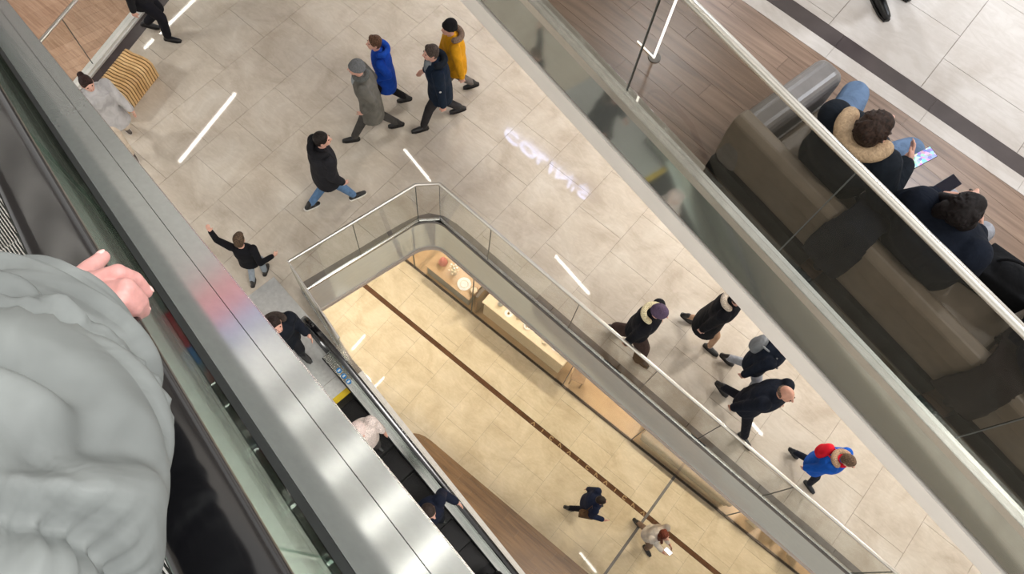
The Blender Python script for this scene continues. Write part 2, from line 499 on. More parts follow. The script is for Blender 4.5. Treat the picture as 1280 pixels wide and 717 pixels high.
balustrade('glass balustrade with steel kerb behind the slatted wooden bench', [(VX(8) + 0.08, 8.0), (VX(-2.5) + 0.08, -2.5)], 0.0,
           [[1.6, 3.2, 4.75, 6.235, 7.8, 9.4]], M['glass_mid'], shoe=(0.085, 0.07), rail_r=0.026, smat=M['kerb'])

# ================================================================== UPPER GALLERY
CE, SE = math.cos(H2), math.sin(H2)
def fr2(s, w, z): return Vector((CE * s - SE * w, SE * s + CE * w, L2 + z))
def xy2(s, w): p = fr2(s, w, 0); return (p.x, p.y)
mb = MB().prism([xy2(-9, 2.80), xy2(8, 2.80), xy2(8, 11), xy2(-9, 11)], L2 - 0.70, L2 - 0.008)
floor_up = tag(obj('floor_upper', mb, M['grout']), 'upper gallery floor of wood planks and pale tiles behind the glass', kind='structure')
obj('gallery_soffit', MB().prism([xy2(-9, 2.74), xy2(8, 2.74), xy2(8, 11), xy2(-9, 11)], L2 - 0.75, L2 - 0.70), M['plaster'], floor_up)
YW, YS, YD = 4.290, 4.417, 4.556
GAL = [xy2(-9, 2.79), xy2(8, 2.79), xy2(8, 11), xy2(-9, 11)]
# planks
PW, PLn, pa = 0.145, 1.35, math.radians(-4.5)
def frp(x, y): return (math.cos(pa) * x - math.sin(pa) * y, math.sin(pa) * x + math.cos(pa) * y)
keepw = inter(GAL, [(-12, -5), (12, -5), (12, YW - 0.002), (-12, YW - 0.002)])
restp = MB()
for j in range(8, 42):
    off = random.random() * PLn
    for i in range(-7, 7):
        x0 = i * PLn + off; q = [frp(x0 + 0.001, j * PW + 0.001), frp(x0 + PLn - 0.001, j * PW + 0.001), frp(x0 + PLn - 0.001, (j + 1) * PW - 0.001), frp(x0 + 0.001, (j + 1) * PW - 0.001)]
        q = inter(q, keepw)
        if area2(q) < 2e-3: continue
        cx = sum(p[0] for p in q) / len(q); cy = sum(p[1] for p in q) / len(q)
        if in_frame(cx, cy, L2, 80): obj('plank', MB().prism(q, L2 - 0.012, L2), M['wood_up'], floor_up)
        else: restp.prism(q, L2 - 0.012, L2)
tag(obj('plank_field', restp, M['wood_up'], floor_up), kind='stuff')
for k in range(-8, 8):
    x0, x1 = -0.298 + k * 0.774, -0.298 + (k + 1) * 0.774
    for ya, yb, mt, nm in ((YW, YS, M['tile_up'], 'edge_tile'), (YS, YD, M['stripe_up'], 'stripe_tile')):
        q = inter([(x0 + 0.001, ya + 0.001), (x1 - 0.001, ya + 0.001), (x1 - 0.001, yb - 0.001), (x0 + 0.001, yb - 0.001)], GAL)
        if area2(q) > 1e-3: obj(nm, MB().prism(q, L2 - 0.012, L2), mt, floor_up)
restt = MB()
keept = inter(GAL, [(-12, YD + 0.001), (12, YD + 0.001), (12, 12), (-12, 12)])
for r in tile_cells(-0.434, -9, 9, 5.15, YD - 0.1, 9.0, pitch=0.774, rowp=0.78, shift=-0.26, ref=0):
    if in_frame((r[0] + r[1]) / 2, (r[2] + r[3]) / 2, L2, 120):
        tile_obj(floor_up, r, [], L2, M['tile_up'], keep=keept)
    else:
        q = inter([(r[0] + G, r[2] + G), (r[1] - G, r[2] + G), (r[1] - G, r[3] - G), (r[0] + G, r[3] - G)], keept)
        if area2(q) > 1e-3: restt.prism(q, L2 - 0.012, L2)
tag(obj('tile_field', restt, M['tile_up'], floor_up), kind='stuff')
# fascia of the gallery edge
ft = tag(empty('trim_2'), 'steel and white plaster fascia along the upper gallery edge', kind='structure')
for s0, s1 in ((-9, -6.003), (-6, -3.203), (-3.2, 2.397), (2.4, 5.197), (5.2, 8)):
    obj('fascia_panel', MB().box((s0, 2.74, -0.50), (s1, 2.80, -0.085), fr2), M['fascia_up'], ft)
    obj('ledge_strip', MB().box((s0, 2.735, -0.078), (s1, 2.80, 0.0), fr2), M['satin'], ft)
obj('shadow_gap', MB().box((-9, 2.765, -0.535), (8, 2.80, -0.49), fr2), M['plaster_dark'], ft)
obj('groove', MB().box((-9, 2.755, -0.09), (8, 2.80, -0.07), fr2), M['dark_metal'], ft)
mbp = MB()
prof = [(2.725, -0.53), (2.722, -0.715), (2.735, -0.745), (2.80, -0.75), (2.80, -0.53)]
mbp.loft([[fr2(s, w, z) for w, z in prof] for s in (-9, 8)])
obj('plaster_band', mbp, M['plaster'], ft)
balustrade('tall tinted glass balustrade with steel handrail along the upper gallery', [xy2(-7, 2.795), xy2(7, 2.795)], L2, [[0.9, 2.4, 3.9, 5.26, 6.72, 8.2, 9.7, 11.2]], M['glass_up'], rail_r=0.027, height=1.09, shoe=(0.035, 0.06))

# upper landing on the far left and the floors above it, which the escalator deck mirrors
obj_l = tag(obj('floor_landing', MB().box((-24, -7, L2 - 0.75), (-6.2, 9, L2)), M['stripe_up']), 'dark upper landing at the foot of the near escalator', kind='structure')
top = tag(obj('ceiling', MB().box((-26, -9, 11.05), (-2.0, 3.4, 11.8)), M['plaster']), 'white slab of the top floor above the landing', kind='structure')
topr = tag(obj('ceiling_right', MB().prism([xy2(-9, 3.2), xy2(8, 3.2), xy2(8, 11), xy2(-9, 11)], 11.05, 11.8), M['plaster']), 'white ceiling slab over the upper gallery', kind='structure')
wl = tag(obj('wall_left', MB().box((-24.3, -9, -5.9), (-24, 14, 18)), M['plaster']), 'white wall closing the hall beyond the landing', kind='structure')

# ================================================================== LOWER FLOOR
A0 = math.radians(1.3)
def frl(x, y): return (math.cos(A0) * x - math.sin(A0) * (y - 3.5), math.sin(A0) * x + math.cos(A0) * (y - 3.5) + 3.5)
floor_low = tag(obj('floor_lower', MB().box((-26, -14, L0 - 0.4), (16, 16, L0 - 0.008)), M['grout']), 'warm beige tiled floor of the lower level with a brown stripe', kind='structure')
STR = [(-9, 3.40), (9, 3.40), (9, 3.505), (-9, 3.505)]
WOODL = [(-2.62, -3)] + bez((-2.62, 1.45), (-2.62, 1.83), (-2.15, 1.84), 6) + [(9, 1.84), (9, -3)]
restl = MB()
for r in tile_cells(-0.644, -11, 12, 2.40, 0.9, 8.5, pitch=0.78, rowp=0.78, shift=-0.26, ref=-2):
    cx, cy = (r[0] + r[1]) / 2, (r[2] + r[3]) / 2
    if in_frame(cx, cy, L0, 30) and -6.6 < cx < 7 and cy < 5.6:
        tile_obj(floor_low, r, [STR, WOODL], L0, M['tile_low'], frame=frl)
    else:
        for q in sub_all([[(r[0] + G, r[2] + G), (r[1] - G, r[2] + G), (r[1] - G, r[3] - G), (r[0] + G, r[3] - G)]], [STR, WOODL]):
            restl.prism([frl(*p) for p in q], L0 - 0.012, L0)
tag(obj('tile_field', restl, M['tile_low'], floor_low), kind='stuff')
for k in range(-8, 8):
    q = [(k * 1.17 + 0.001, 3.401), (k * 1.17 + 1.169, 3.401), (k * 1.17 + 1.169, 3.504), (k * 1.17 + 0.001, 3.504)]
    obj('stripe_tile', MB().prism([frl(*p) for p in q], L0 - 0.012, L0), M['stripe_low'], floor_low)
for j in range(0, 20):
    off = random.random() * 1.2
    for i in range(-4, 9):
        y0 = -0.8 + j * 0.15; x0 = i * 1.2 + off
        q = inter([(x0 + 0.001, y0 + 0.001), (x0 + 1.199, y0 + 0.001), (x0 + 1.199, y0 + 0.149), (x0 + 0.001, y0 + 0.149)], WOODL)
        if area2(q) > 2e-3 and in_frame(*frl(x0 + 0.6, y0), L0, 60) and y0 > 0.5:
            obj('plank', MB().prism([frl(*p) for p in q], L0 - 0.012, L0), M['wood_low'], floor_low)
wr = MB()
q = inter(WOODL, [(-3, -3), (9, -3), (9, 0.55), (-3, 0.55)])
obj('plank_field', wr.prism([frl(*p) for p in q], L0 - 0.012, L0), M['wood_low'], floor_low)['kind'] = 'stuff'
# brass letters let into the brown stripe (worn, only strokes are left) and the steel joint across the floor
random.seed(11)
for k in range(13):
    x = -0.75 + k * 0.235
    kind = k % 4; z0, z1 = L0 - 0.004, L0 + 0.002; y = 3.452
    g = MB()
    def bar(xa, ya, xb, yb, w=0.011):
        d = Vector((xb - xa, yb - ya)).normalized(); n = Vector((-d.y, d.x)) * w
        g.prism([frl(xa + n.x, ya + n.y), frl(xb + n.x, yb + n.y), frl(xb - n.x, yb - n.y), frl(xa - n.x, ya - n.y)], z0, z1)
    if kind == 0: bar(x - .04, y - .035, x, y + .035); bar(x, y + .035, x + .04, y - .035)
    elif kind == 1: bar(x, y - .035, x, y + .035)
    elif kind == 2: bar(x - .03, y - .035, x - .03, y + .035); bar(x - .03, y + .03, x + .04, y + .03); bar(x - .03, y - .03, x + .04, y - .03)
    else: bar(x - .03, y + .035, x + .035, y - .035); bar(x - .03, y + .035, x - .03, y - .035)
    obj('inlay_letter', g, M['gold'], floor_low)
obj('joint_strip', MB().prism([frl(2.13, 1.9), frl(2.185, 1.9), frl(2.185, 4.52), frl(2.13, 4.52)], L0 - 0.004, L0 + 0.003), M['border'], floor_low)
# wood floor seen far down past the other balustrade
fa = math.radians(74)
FARR = [(-19, -1), (-8.7, -1), (-9.6, 9), (-19, 9)]
restf = MB()
cnt = 0
for j in range(-2, 60):
    off = random.random() * 2.2
    for i in range(-6, 8):
        a0, b0 = i * 2.2 + off, j * 0.24
        q = [(-19 + math.cos(fa) * u + math.sin(fa) * v, math.sin(fa) * u - math.cos(fa) * v) for u, v in ((a0 + .002, b0 + .002), (a0 + 2.198, b0 + .002), (a0 + 2.198, b0 + .238), (a0 + .002, b0 + .238))]
        q = inter(ccw(q), FARR)
        if area2(q) < 5e-3: continue
        cx = sum(p[0] for p in q) / len(q); cy = sum(p[1] for p in q) / len(q)
        if in_frame(cx, cy, L0, 10): obj('plank', MB().prism(q, L0 - 0.008, L0 + 0.002), M['wood_far'], floor_low)
        else: restf.prism(q, L0 - 0.008, L0 + 0.002)
tag(obj('plank_field', restf, M['wood_far'], floor_low), kind='stuff')

# ================================================================== ESCALATORS
def interp(prof, x):
    if x <= prof[0][0]: return prof[0][1]
    for (a, za), (b, zb) in zip(prof, prof[1:]):
        if x <= b: return za + (zb - za) * (x - a) / (b - a)
    return prof[-1][1]
def escalator(label, O, hd, lat, prof, rail_h, step_x, deck_mat, decals=False, skirt=None, breaks=(-3.0, -0.4, 4.4), step_mat=None):
    root = empty('escalator', (O[0], O[1], prof[0][1])); tag(root, label, 'escalator')
    bz = prof[0][1]
    def fr(x, q, z): return Vector((hd.x * x + lat.x * q, hd.y * x + lat.y * q, z - bz))
    def strip(name, q0, q1, d0, d1, mat, xa=None, xb=None, parent=root, sm=None):
        xs = sorted(set([p[0] for p in prof] + [xa if xa is not None else prof[0][0], xb if xb is not None else prof[-1][0]]))
        xs = [x for x in xs if (xa is None or x >= xa - 1e-6) and (xb is None or x <= xb + 1e-6)]
        rings = []
        for x in xs:
            z = interp(prof, x)
            rings.append([fr(x, q0, z + d0), fr(x, q1, z + d0), fr(x, q1, z + d1), fr(x, q0, z + d1)])
        return obj(name, MB().loft(rings), mat, parent, sm=sm)
    x_lo, x_hi = prof[0][0], prof[-1][0]
    for side in (0, 1):
        f = (lambda q: q) if side == 0 else (lambda q: -1.49 - q)
        def qq(a, b): a, b = f(a), f(b); return (min(a, b), max(a, b))
        strip('gasket_strip', *qq(-0.122, -0.106), -0.03, -0.001, M['gasket'])
        xs = [x_lo] + [b_ for b_ in breaks if x_lo + 0.3 < b_ < x_hi - 0.3] + [x_hi]
        for a, b in zip(xs, xs[1:]):
            strip('deck_panel', *qq(-0.105, -0.0138), -0.03, 0.0, deck_mat, a, b - 0.003)
            strip('edge_panel', *qq(-0.0122, 0.036), -0.03, 0.0, deck_mat, a, b - 0.003)
            strip('side_cladding', *qq(0.030, 0.039), -0.95, -0.003, M['satin'], a, b - 0.003)
        strip('inner_deck', *qq(-0.136, -0.235), -0.03, 0.002, M['satin'])
        strip('skirt_panel', *qq(-0.235, -0.247), -0.34, 0.0, skirt or M['dark_metal'])
        # glass
        br = [x_lo]
        for p, p2 in zip(prof, prof[1:]):
            n = max(1, round((p2[0] - p[0]) / 1.25))
            br += [p[0] + (p2[0] - p[0]) * k / n for k in range(1, n + 1)]
        for a, b in zip(br, br[1:]):
            strip('glass_pane', *qq(-0.134, -0.124), 0.0, rail_h - 0.03, M['glass_esc'], a + 0.003, b - 0.003)
        # handrail
        rad = rail_h / 2 - 0.02
        path = []
        for k in range(9):
            t = math.pi * (1 - k / 8)
            path.append((x_lo - rad * math.sin(t), prof[0][1] + rail_h - 0.018 - rad - rad * math.cos(t) * -1 * -1))
        path = [(x_lo - rad * math.sin(math.pi * k / 8), prof[0][1] + rail_h - 0.018 - rad - rad * math.cos(math.pi * k / 8)) for k in range(0, 8)]
        path += [(p[0], p[1] + rail_h - 0.018) for p in prof]
        path += [(x_hi + rad * math.sin(math.pi * k / 8), prof[-1][1] + rail_h - 0.018 - rad + rad * math.cos(math.pi * k / 8)) for k in range(1, 9)]
        rings = []
        qc = f(-0.129)
        for i, (x, z) in enumerate(path):
            a, b = path[max(i - 1, 0)], path[min(i + 1, len(path) - 1)]
            t = Vector((b[0] - a[0], b[1] - a[1])).normalized(); nrm = Vector((-t.y, t.x))
            ring = []
            for k in range(18):
                an = 2 * math.pi * k / 18; ca, sa = math.cos(an), math.sin(an)
                u = math.copysign(abs(ca) ** 0.6, ca) * 0.0405; v = math.copysign(abs(sa) ** 0.8, sa) * 0.018
                ring.append(fr(x + nrm.x * v, qc + u, z + nrm.y * v))
            rings.append(ring)
        obj('handrail', MB().loft(rings), M['rubber'], root, sm=50)
    strip('soffit', -1.53, 0.038, -0.98, -0.95, M['satin'])
    # steps
    base = MB().box((0, -1.24, -0.20), (0.40, -0.25, 0.0), lambda x, q, z: Vector((hd.x * x + lat.x * q, hd.y * x + lat.y * q, z)))
    bm_ = base.mesh('step'); bm_.materials.append(M['groove'])
    cl = MB(); k = -1.236
    while k < -0.256:
        cl.box((0.004, k, 0.0), (0.396, k + 0.0042, 0.011), lambda x, q, z: Vector((hd.x * x + lat.x * q, hd.y * x + lat.y * q, z))); k += 0.0091
    cm_ = cl.mesh('tread_cleats'); cm_.materials.append(step_mat or M['step'])
    x = step_x[0]
    while x < step_x[1]:
        z = interp(prof, x + 0.2) - 0.19
        st = obj('step', bm_, None, root, loc=fr(x, 0, z)); tag(obj('tread_cleats', cm_, None, st), kind='stuff')
        x += 0.402
    if decals:
        for i, x in enumerate((0.30, 0.40, 0.50)):
            z = interp(prof, x)
            ring = [fr(x + 0.038 * math.cos(2 * math.pi * k / 16), -0.185 + 0.034 * math.sin(2 * math.pi * k / 16), z + 0.004) for k in range(16)]
            low = [v - Vector((0, 0, 0.003)) for v in ring]
            dcl = obj('safety_decal', MB().loft([low, ring]), M['blue'], root)
            obj('decal_mark', MB().box((x - 0.012, -0.205, z + 0.004), (x + 0.012, -0.165, z + 0.0055), fr), M['white'], dcl)
    return root, fr
M['blue'] = plain('decal_blue', (40, 130, 205), 0.4)
M['white'] = plain('white_paint', (232, 232, 230), 0.45)
ZD0 = EYE - 1.14 / math.cos(S30)
TN = math.tan(S30)
near_prof = [(-5.8, 11.93), ((ZD0 - 11.93) / TN, 11.93), ((ZD0 - 6.05) / TN, 6.05), (6.6, 6.05)]
RAIL_H = (1.14 - 0.53) / math.cos(S30)
near_esc, frn = escalator('brushed steel escalator with black handrail gripped by the hand in the foreground', (0, 0), H_DIR, Q_DIR, near_prof, RAIL_H, (-1.6, 5.2), M['deck'])
hdl = Vector((math.cos(HL), math.sin(HL), 0)); latl = Vector((-math.sin(HL), math.cos(HL), 0))
OL = Vector((-3.13, 1.28, 0)) - latl * 0.039
low_prof = [(0.02, 0.09), (0.50, 0.09), (0.50 + 5.86 / TN, L0 + 0.12), (0.50 + 5.86 / TN + 1.3, L0 + 0.12)]
M['deck_low'] = steel('lower_deck_steel', (196, 190, 180), 0.10, streak=(3, 3, 3), amount=0.06)
low_esc, frlow = escalator('lower escalator with black handrails running down from the glass balustrade', (OL.x, OL.y), hdl, latl, low_prof, 0.86, (0.62, 9.5), M['deck_low'], decals=True, breaks=(2.4, 4.8, 7.2, 9.6), step_mat=M['step_low'])
def frw(x, q, z): return Vector((OL.x + hdl.x * x + latl.x * q, OL.y + hdl.y * x + latl.y * q, z))
pl = empty('landing_plate', frw(-0.5, -0.7, 0)); tag(pl, 'brushed metal landing plate at the head of the lower escalator', 'landing plate')
ploc = lambda x, q, z: frw(x, q, z) - frw(-0.5, -0.7, 0)
for k in range(2): obj('plate', MB().box((-1.35 + k * 0.83, -1.47, 0.001), (-0.525 + k * 0.83, -0.01, 0.008), ploc), M['landing'], pl)
obj('plate', MB().box((0.31, -1.24, 0.001), (0.52, -0.25, 0.008), ploc), M['landing'], pl)
obj('comb', MB().box((0.52, -1.24, -0.02), (0.60, -0.25, 0.007), ploc), M['yellow'], pl)

# ================================================================== LAMPS
lamp_no = 0
def lamp(label, p0, p1, z, w=0.05, mat=None):
    p0, p1 = Vector((*p0, z)), Vector((*p1, z)); c = (p0 + p1) / 2; d = p1 - p0; L = d.length
    r = empty('linear_lamp', c, math.atan2(d.y, d.x)); tag(r, label, 'lamp', 'linear ceiling lamps')
    obj('housing', MB().box((-L / 2 - 0.02, -w / 2 - 0.015, 0.0), (L / 2 + 0.02, w / 2 + 0.015, 0.06)), M['lamp_body'], r)
    obj('diffuser', MB().box((-L / 2, -w / 2, -0.012), (L / 2, w / 2, 0.0)), mat or M['lamp'], r)
    return r
ZS = L2 - 0.75 - 0.06
lamp('slim white lamp under the gallery, mirrored just above the glass corner', (-6.75, 6.05), (-5.80, 5.86), ZS)
lamp('slim white lamp under the gallery, mirrored beyond the long handrail', (-2.64, 6.32), (-1.58, 6.13), ZS)
lamp('slim white lamp under the gallery near the lower stripe mirror', (2.61, 3.48), (3.40, 3.35), ZS)
lamp('slim white lamp under the gallery beyond the walking child', (1.9, 6.3), (2.9, 6.1), ZS)
lamp('long lamp under the landing, mirrored left of the man in black', (-10.05, 2.58), (-10.46, 4.56), ZS, 0.06)
lamp('long lamp under the landing, mirrored beside the slatted bench', (-12.8, 4.0), (-13.05, 5.9), ZS, 0.06)
lamp('short lamp under the middle floor by the steel kerb', (-6.07, 2.79), (-6.11, 3.30), -0.81)
lamp('short lamp under the middle floor by the escalator head', (-4.89, 2.33), (-4.88, 2.79), -0.81)
for i, (x, w_) in enumerate([(-2.9, 0.04), (-3.7, 0.04), (-4.7, 0.04), (-6.2, 0.05), (-8.6, 0.06), (-11.8, 0.08), (-14.2, 0.08)]):
    lamp(['first', 'second', 'third', 'fourth', 'fifth', 'sixth', 'seventh'][i] + ' cross lamp on the top slab above the near escalator', (x, -0.6), (x, 2.6), 11.05 - 0.06, w_, M['lamp_dim'])
M['down'] = emit('downlight_disc', (255, 246, 230), 2.0)
def downlight(label, x, y, z, power, col, size=0.6, ang=110, look=(0, 0, -1)):
    r = empty('ceiling_panel_lamp', (x, y, z)); tag(r, label, 'lamp', 'square ceiling panels')
    h_ = size / 2
    fr_ = obj('frame', MB().box((-h_ - 0.03, -h_ - 0.03, -0.012), (h_ + 0.03, h_ + 0.03, 0.0)), M['lamp_body'], r)
    obj('diffuser', MB().box((-h_, -h_, -0.016), (h_, h_, -0.012)), M['down'], r)
    d = bpy.data.lights.new('downlight_beam', 'AREA'); d.energy = power; d.color = col; d.shape = 'SQUARE'; d.size = size; d.spread = math.radians(150)
    o = bpy.data.objects.new('downlight_beam', d); C.objects.link(o); o.parent = r; o.location = (0, 0, -0.02)
    o.rotation_euler = Vector(look).to_track_quat('-Z', 'Y').to_euler()
    return r
WARM, NEUT = (1.0, 0.90, 0.75), (1.0, 0.96, 0.91)
GZ = L2 - 0.75
for lab, x, y, p in (('left of the lit shop lettering', -6.0, 9.7, 150), ('right of the lit shop lettering', -1.2, 9.4, 230), ('behind the bald man', 1.6, 9.2, 230), ('behind the child in red', 4.4, 9.0, 200)):
    downlight('square light panel in the gallery soffit ' + lab, x, y, GZ, p, NEUT, look=(0, -0.9, -1))  # added to brighten the middle floor, set back out of its reflections
for lab, x, y, p in (('nearest the wooden bench', -13.5, 0.2, 130), ('nearest the escalator foot', -11.0, -1.5, 130)):
    downlight('square light panel under the dark landing ' + lab, x, y, GZ, p, NEUT)  # added fill, placed where the near deck hides its reflection
for lab, x, y, p in (('above the pale tiles', 1.2, 7.2, 110), ('above the floor stand', -2.6, 7.4, 90)):
    downlight('cool light panel over the upper gallery ' + lab, x, y, 11.05, p, (0.86, 0.92, 1.0))  # added fill for the gallery floor darkened by the slab above
for lab, x, y, p in (('over the jewellery counter', -2.2, 6.7, 185), ('over the padded bench', 2.0, 6.7, 185), ('over the flowers', -4.8, 6.7, 150), ('over the gold stands', 4.8, 6.7, 170), ('beside the west side of the opening', -5.4, 2.2, 115), ('past the steel kerb', -11.5, 3.2, 85), ('deep behind the steel kerb', -15.0, 3.4, 85)):
    downlight('warm light panel under the middle floor ' + lab, x, y, -0.75, p, WARM, look=(0, -0.45 if y > 5 else 0, -1))  # west and kerb panels are added only to brighten the lower floor

# ================================================================== SHOPS AND SIGNS
wb = tag(obj('wall_back', MB().box((-9.5, 10.6, 0.0), (8.5, 10.8, GZ - 0.0)), M['plaster']), 'white shop front under the upper gallery', kind='structure')
obj('sign_bulkhead', MB().box((-5.1, 7.0, 2.6), (-2.1, 7.2, GZ - 0.0)), M['plaster'], wb)
M['letter'] = emit('sign_letters', (190, 205, 255), 9.0)
sign = empty('shop_sign', (-3.6, 6.98, 3.0)); tag(sign, 'blue white lit shop lettering mirrored in the cream tiles', 'sign')
dg = None
def letter_mesh(ch, size, ext):
    cu = bpy.data.curves.new('letter', 'FONT'); cu.body = ch; cu.size = size; cu.extrude = ext; cu.resolution_u = 4
    o = bpy.data.objects.new('letter_tmp', cu); C.objects.link(o)
    bpy.context.view_layer.update()
    me = bpy.data.meshes.new_from_object(o.evaluated_get(bpy.context.evaluated_depsgraph_get()))
    bpy.data.objects.remove(o); bpy.data.curves.remove(cu)
    return me
x = -1.17
for ch, adv in (('C', 0.40), ('O', 0.44), ('L', 0.30), ('I', 0.17), ('N', 0.42), ("'", 0.15), ('S', 0.36)):
    me = letter_mesh(ch, 0.56, 0.02); me.materials.append(M['letter']); me.name = 'sign_letter'
    o = obj('sign_letter', me, None, sign, loc=(x, -0.05, 0)); o.rotation_euler = (math.pi / 2, 0, 0); x += adv
# lit red and blue sign on the far wall that the escalator deck mirrors
M['sign_red'] = emit('sign_red', (214, 60, 76), 0.8); M['sign_blue'] = emit('sign_blue', (90, 150, 220), 0.8)
sg = empty('light_box_sign', (-16.0, 2.4, 9.3)); tag(sg, 'red and blue light box sign above the landing', 'sign')
obj('housing', MB().box((-0.15, -1.25, -0.05), (0, 1.25, 1.75)), M['lamp_body'], sg)
obj('red_face', MB().box((0, -1.2, 0.3), (0.02, 1.2, 1.1)), M['sign_red'], sg)
obj('blue_face', MB().box((0, -1.2, 1.11), (0.02, 1.2, 1.5)), M['sign_blue'], sg)
obj('white_face', MB().box((0, -1.2, 0.0), (0.02, 1.2, 0.29)), M['white'], sg)
obj('hanger', MB().tube([(-0.07, -1.0, 1.7), (-0.07, -1.0, 1.752)], 0.02), M['dark_metal'], sg)
# lower shop
def V3(x, y, z): a = frl(x, y); return Vector((a[0], a[1], L0 + z))
M['tan'] = plain('shop_floor_tan', (196, 160, 118), 0.35, var=0.05, scale=2)
M['cream'] = plain('cream_lacquer', (226, 206, 172), 0.35, var=0.03)
M['taupe'] = plain('taupe_fabric', (150, 132, 112), 0.85, var=0.06, scale=30)
M['brown'] = plain('brown_board', (140, 104, 70), 0.5, var=0.1)
M['grey_box'] = plain('grey_box', (150, 146, 140), 0.6)
M['green'] = plain('leaf_green', (92, 112, 66), 0.6, var=0.2)
M['pink'] = plain('pink_fabric', (206, 120, 112), 0.7)
M['gold2'] = plain('warm_brass', (212, 164, 78), 0.3, metal=0.7)
M['dark_frame'] = plain('dark_frame', (70, 58, 48), 0.4, metal=0.4)
obj('shop_floor', MB().box((-7, 4.5, 0.0), (8.5, 8.6, 0.006), V3), M['tan'], floor_low)
tag(obj('wall_right', MB().box((-8, 8.6, 0), (9, 8.8, 5.1), V3), M['cream']), 'cream back wall of the lower shop', kind='structure')
win = empty('shop_window', V3(0, 4.47, 0), A0); tag(win, 'clear shop window with thin dark base rail on the lower floor', 'window')
obj('base_rail', MB().box((-6.5, -0.022, 0.002), (8, 0.022, 0.05)), M['dark_frame'], win)
obj('head_rail', MB().box((-6.5, -0.03, 2.62), (8, 0.03, 2.70)), M['dark_frame'], win)
xs = [-6.5, -4.9, -3.28, -0.78, 1.02, 3.4, 5.2, 8]
for a, b in zip(xs, xs[1:]): obj('window_pane', MB().box((a + 0.006, -0.006, 0.05), (b - 0.006, 0.006, 2.62)), M['glass_shop'], win)
for a in xs: obj('mullion', MB().box((a - 0.006, -0.012, 0.05), (a + 0.006, 0.012, 2.62)), M['seam'], win)
# jewellery counter
dc = empty('display_counter', V3(-2.05, 4.85, 0), A0); tag(dc, 'long cream jewellery counter behind the lower shop window', 'counter')
bevel(obj('cabinet', MB().box((-1.02, -0.25, 0.06), (1.04, 0.28, 0.80)), M['cream'], dc), 0.012)
obj('plinth', MB().box((-0.98, -0.22, 0.007), (1.0, 0.26, 0.06)), M['dark_frame'], dc)
bevel(obj('counter_top', MB().box((-1.05, -0.29, 0.80), (1.07, 0.31, 0.845)), M['cream'], dc), 0.01)
for k in range(4): obj('drawer', MB().box((-0.98 + k * 0.505, -0.262, 0.42), (-0.49 + k * 0.505, -0.25, 0.76)), M['cream'], dc)
pt = empty('partition_board', V3(-3.22, 4.85, 0), A0); tag(pt, 'brown partition board left of the jewellery counter', 'partition')
bevel(obj('board', MB().box((-0.025, -0.33, 0.007), (0.025, 0.5, 1.0)), M['brown'], pt), 0.006); obj('cap_rail', MB().box((-0.035, -0.34, 1.0), (0.035, 0.51, 1.03)), M['dark_frame'], pt)
TOPZ = 0.846
def ring_pts(r, z, n=18, c=(0, 0)): return [Vector((c[0] + r * math.cos(2 * math.pi * k / n), c[1] + r * math.sin(2 * math.pi * k / n), z)) for k in range(n)]
def lathe(prof_, n=18): return MB().loft([ring_pts(r, z, n) for r, z in prof_])
def ring_dish(x, y, lab):
    r = empty('ring_dish', V3(x, y, TOPZ)); tag(r, lab, 'dish')
    obj('plate', lathe([(0.03, 0), (0.075, 0.006), (0.085, 0.016), (0.08, 0.016), (0.06, 0.010), (0.005, 0.009)]), M['white'], r, sm=40)
    obj('cone', lathe([(0.026, 0.009), (0.018, 0.04), (0.004, 0.075)]), M['gold2'], r, sm=40)
def bust(x, y, lab, s=1.0):
    r = empty('necklace_bust', V3(x, y, TOPZ)); tag(r, lab, 'display bust')
    obj('torso', lathe([(0.06 * s, 0), (0.065 * s, 0.02), (0.05 * s, 0.05), (0.055 * s, 0.10), (0.03 * s, 0.15), (0.02 * s, 0.19), (0.018 * s, 0.21)]), M['white'], r, sm=50)
    obj('necklace', MB().tube([Vector((0.05 * s * math.cos(t), 0.05 * s * math.sin(t), 0.11 + 0.02 * math.sin(t))) for t in [2 * math.pi * k / 14 for k in range(15)]], 0.005, 6), M['gold2'], r, sm=40)
def cube_stand(x, y, lab):
    r = empty('cube_stand', V3(x, y, TOPZ), 0.5); tag(r, lab, 'stand')
    bevel(obj('block', MB().box((-0.05, -0.05, 0), (0.05, 0.05, 0.07)), M['cream'], r), 0.006)
    obj('ring', MB().tube([Vector((0.02 * math.cos(t), 0.0, 0.09 + 0.02 * math.sin(t))) for t in [2 * math.pi * k / 12 for k in range(13)]], 0.004, 6), M['gold2'], r, sm=40)
def bowl(x, y, lab):
    r = empty('pearl_bowl', V3(x, y, TOPZ)); tag(r, lab, 'bowl')
    obj('bowl', lathe([(0.03, 0), (0.04, 0.01), (0.09, 0.05), (0.085, 0.052), (0.04, 0.02), (0.004, 0.018)]), M['white'], r, sm=50)
    pb = MB()
    for k in range(9): pb.ell((0.04 * math.cos(k * 2.4) * (k % 3) / 2, 0.04 * math.sin(k * 2.4) * (k % 3) / 2, 0.035 + 0.006 * (k % 2)), (0.012,) * 3, n=8, m=5)
    tag(obj('pearls', pb, M['gold2'], r, sm=60), kind='stuff')
bust(-2.78, 4.78, 'white necklace bust, first from the partition board')
ring_dish(-2.52, 4.72, 'round white ring dish beside the first bust')
cube_stand(-2.30, 4.80, 'cream cube stand next to the round ring dish')
bowl(-2.05, 4.76, 'white bowl of beads in the middle of the counter')
bust(-1.80, 4.84, 'small white necklace bust right of the bead bowl', 0.8)
cube_stand(-1.58, 4.72, 'cream cube stand between small bust and last dish')
ring_dish(-1.34, 4.78, 'white ring dish near the right end of the counter')
bust(-1.12, 4.76, 'white necklace bust at the right end of the counter', 0.9)
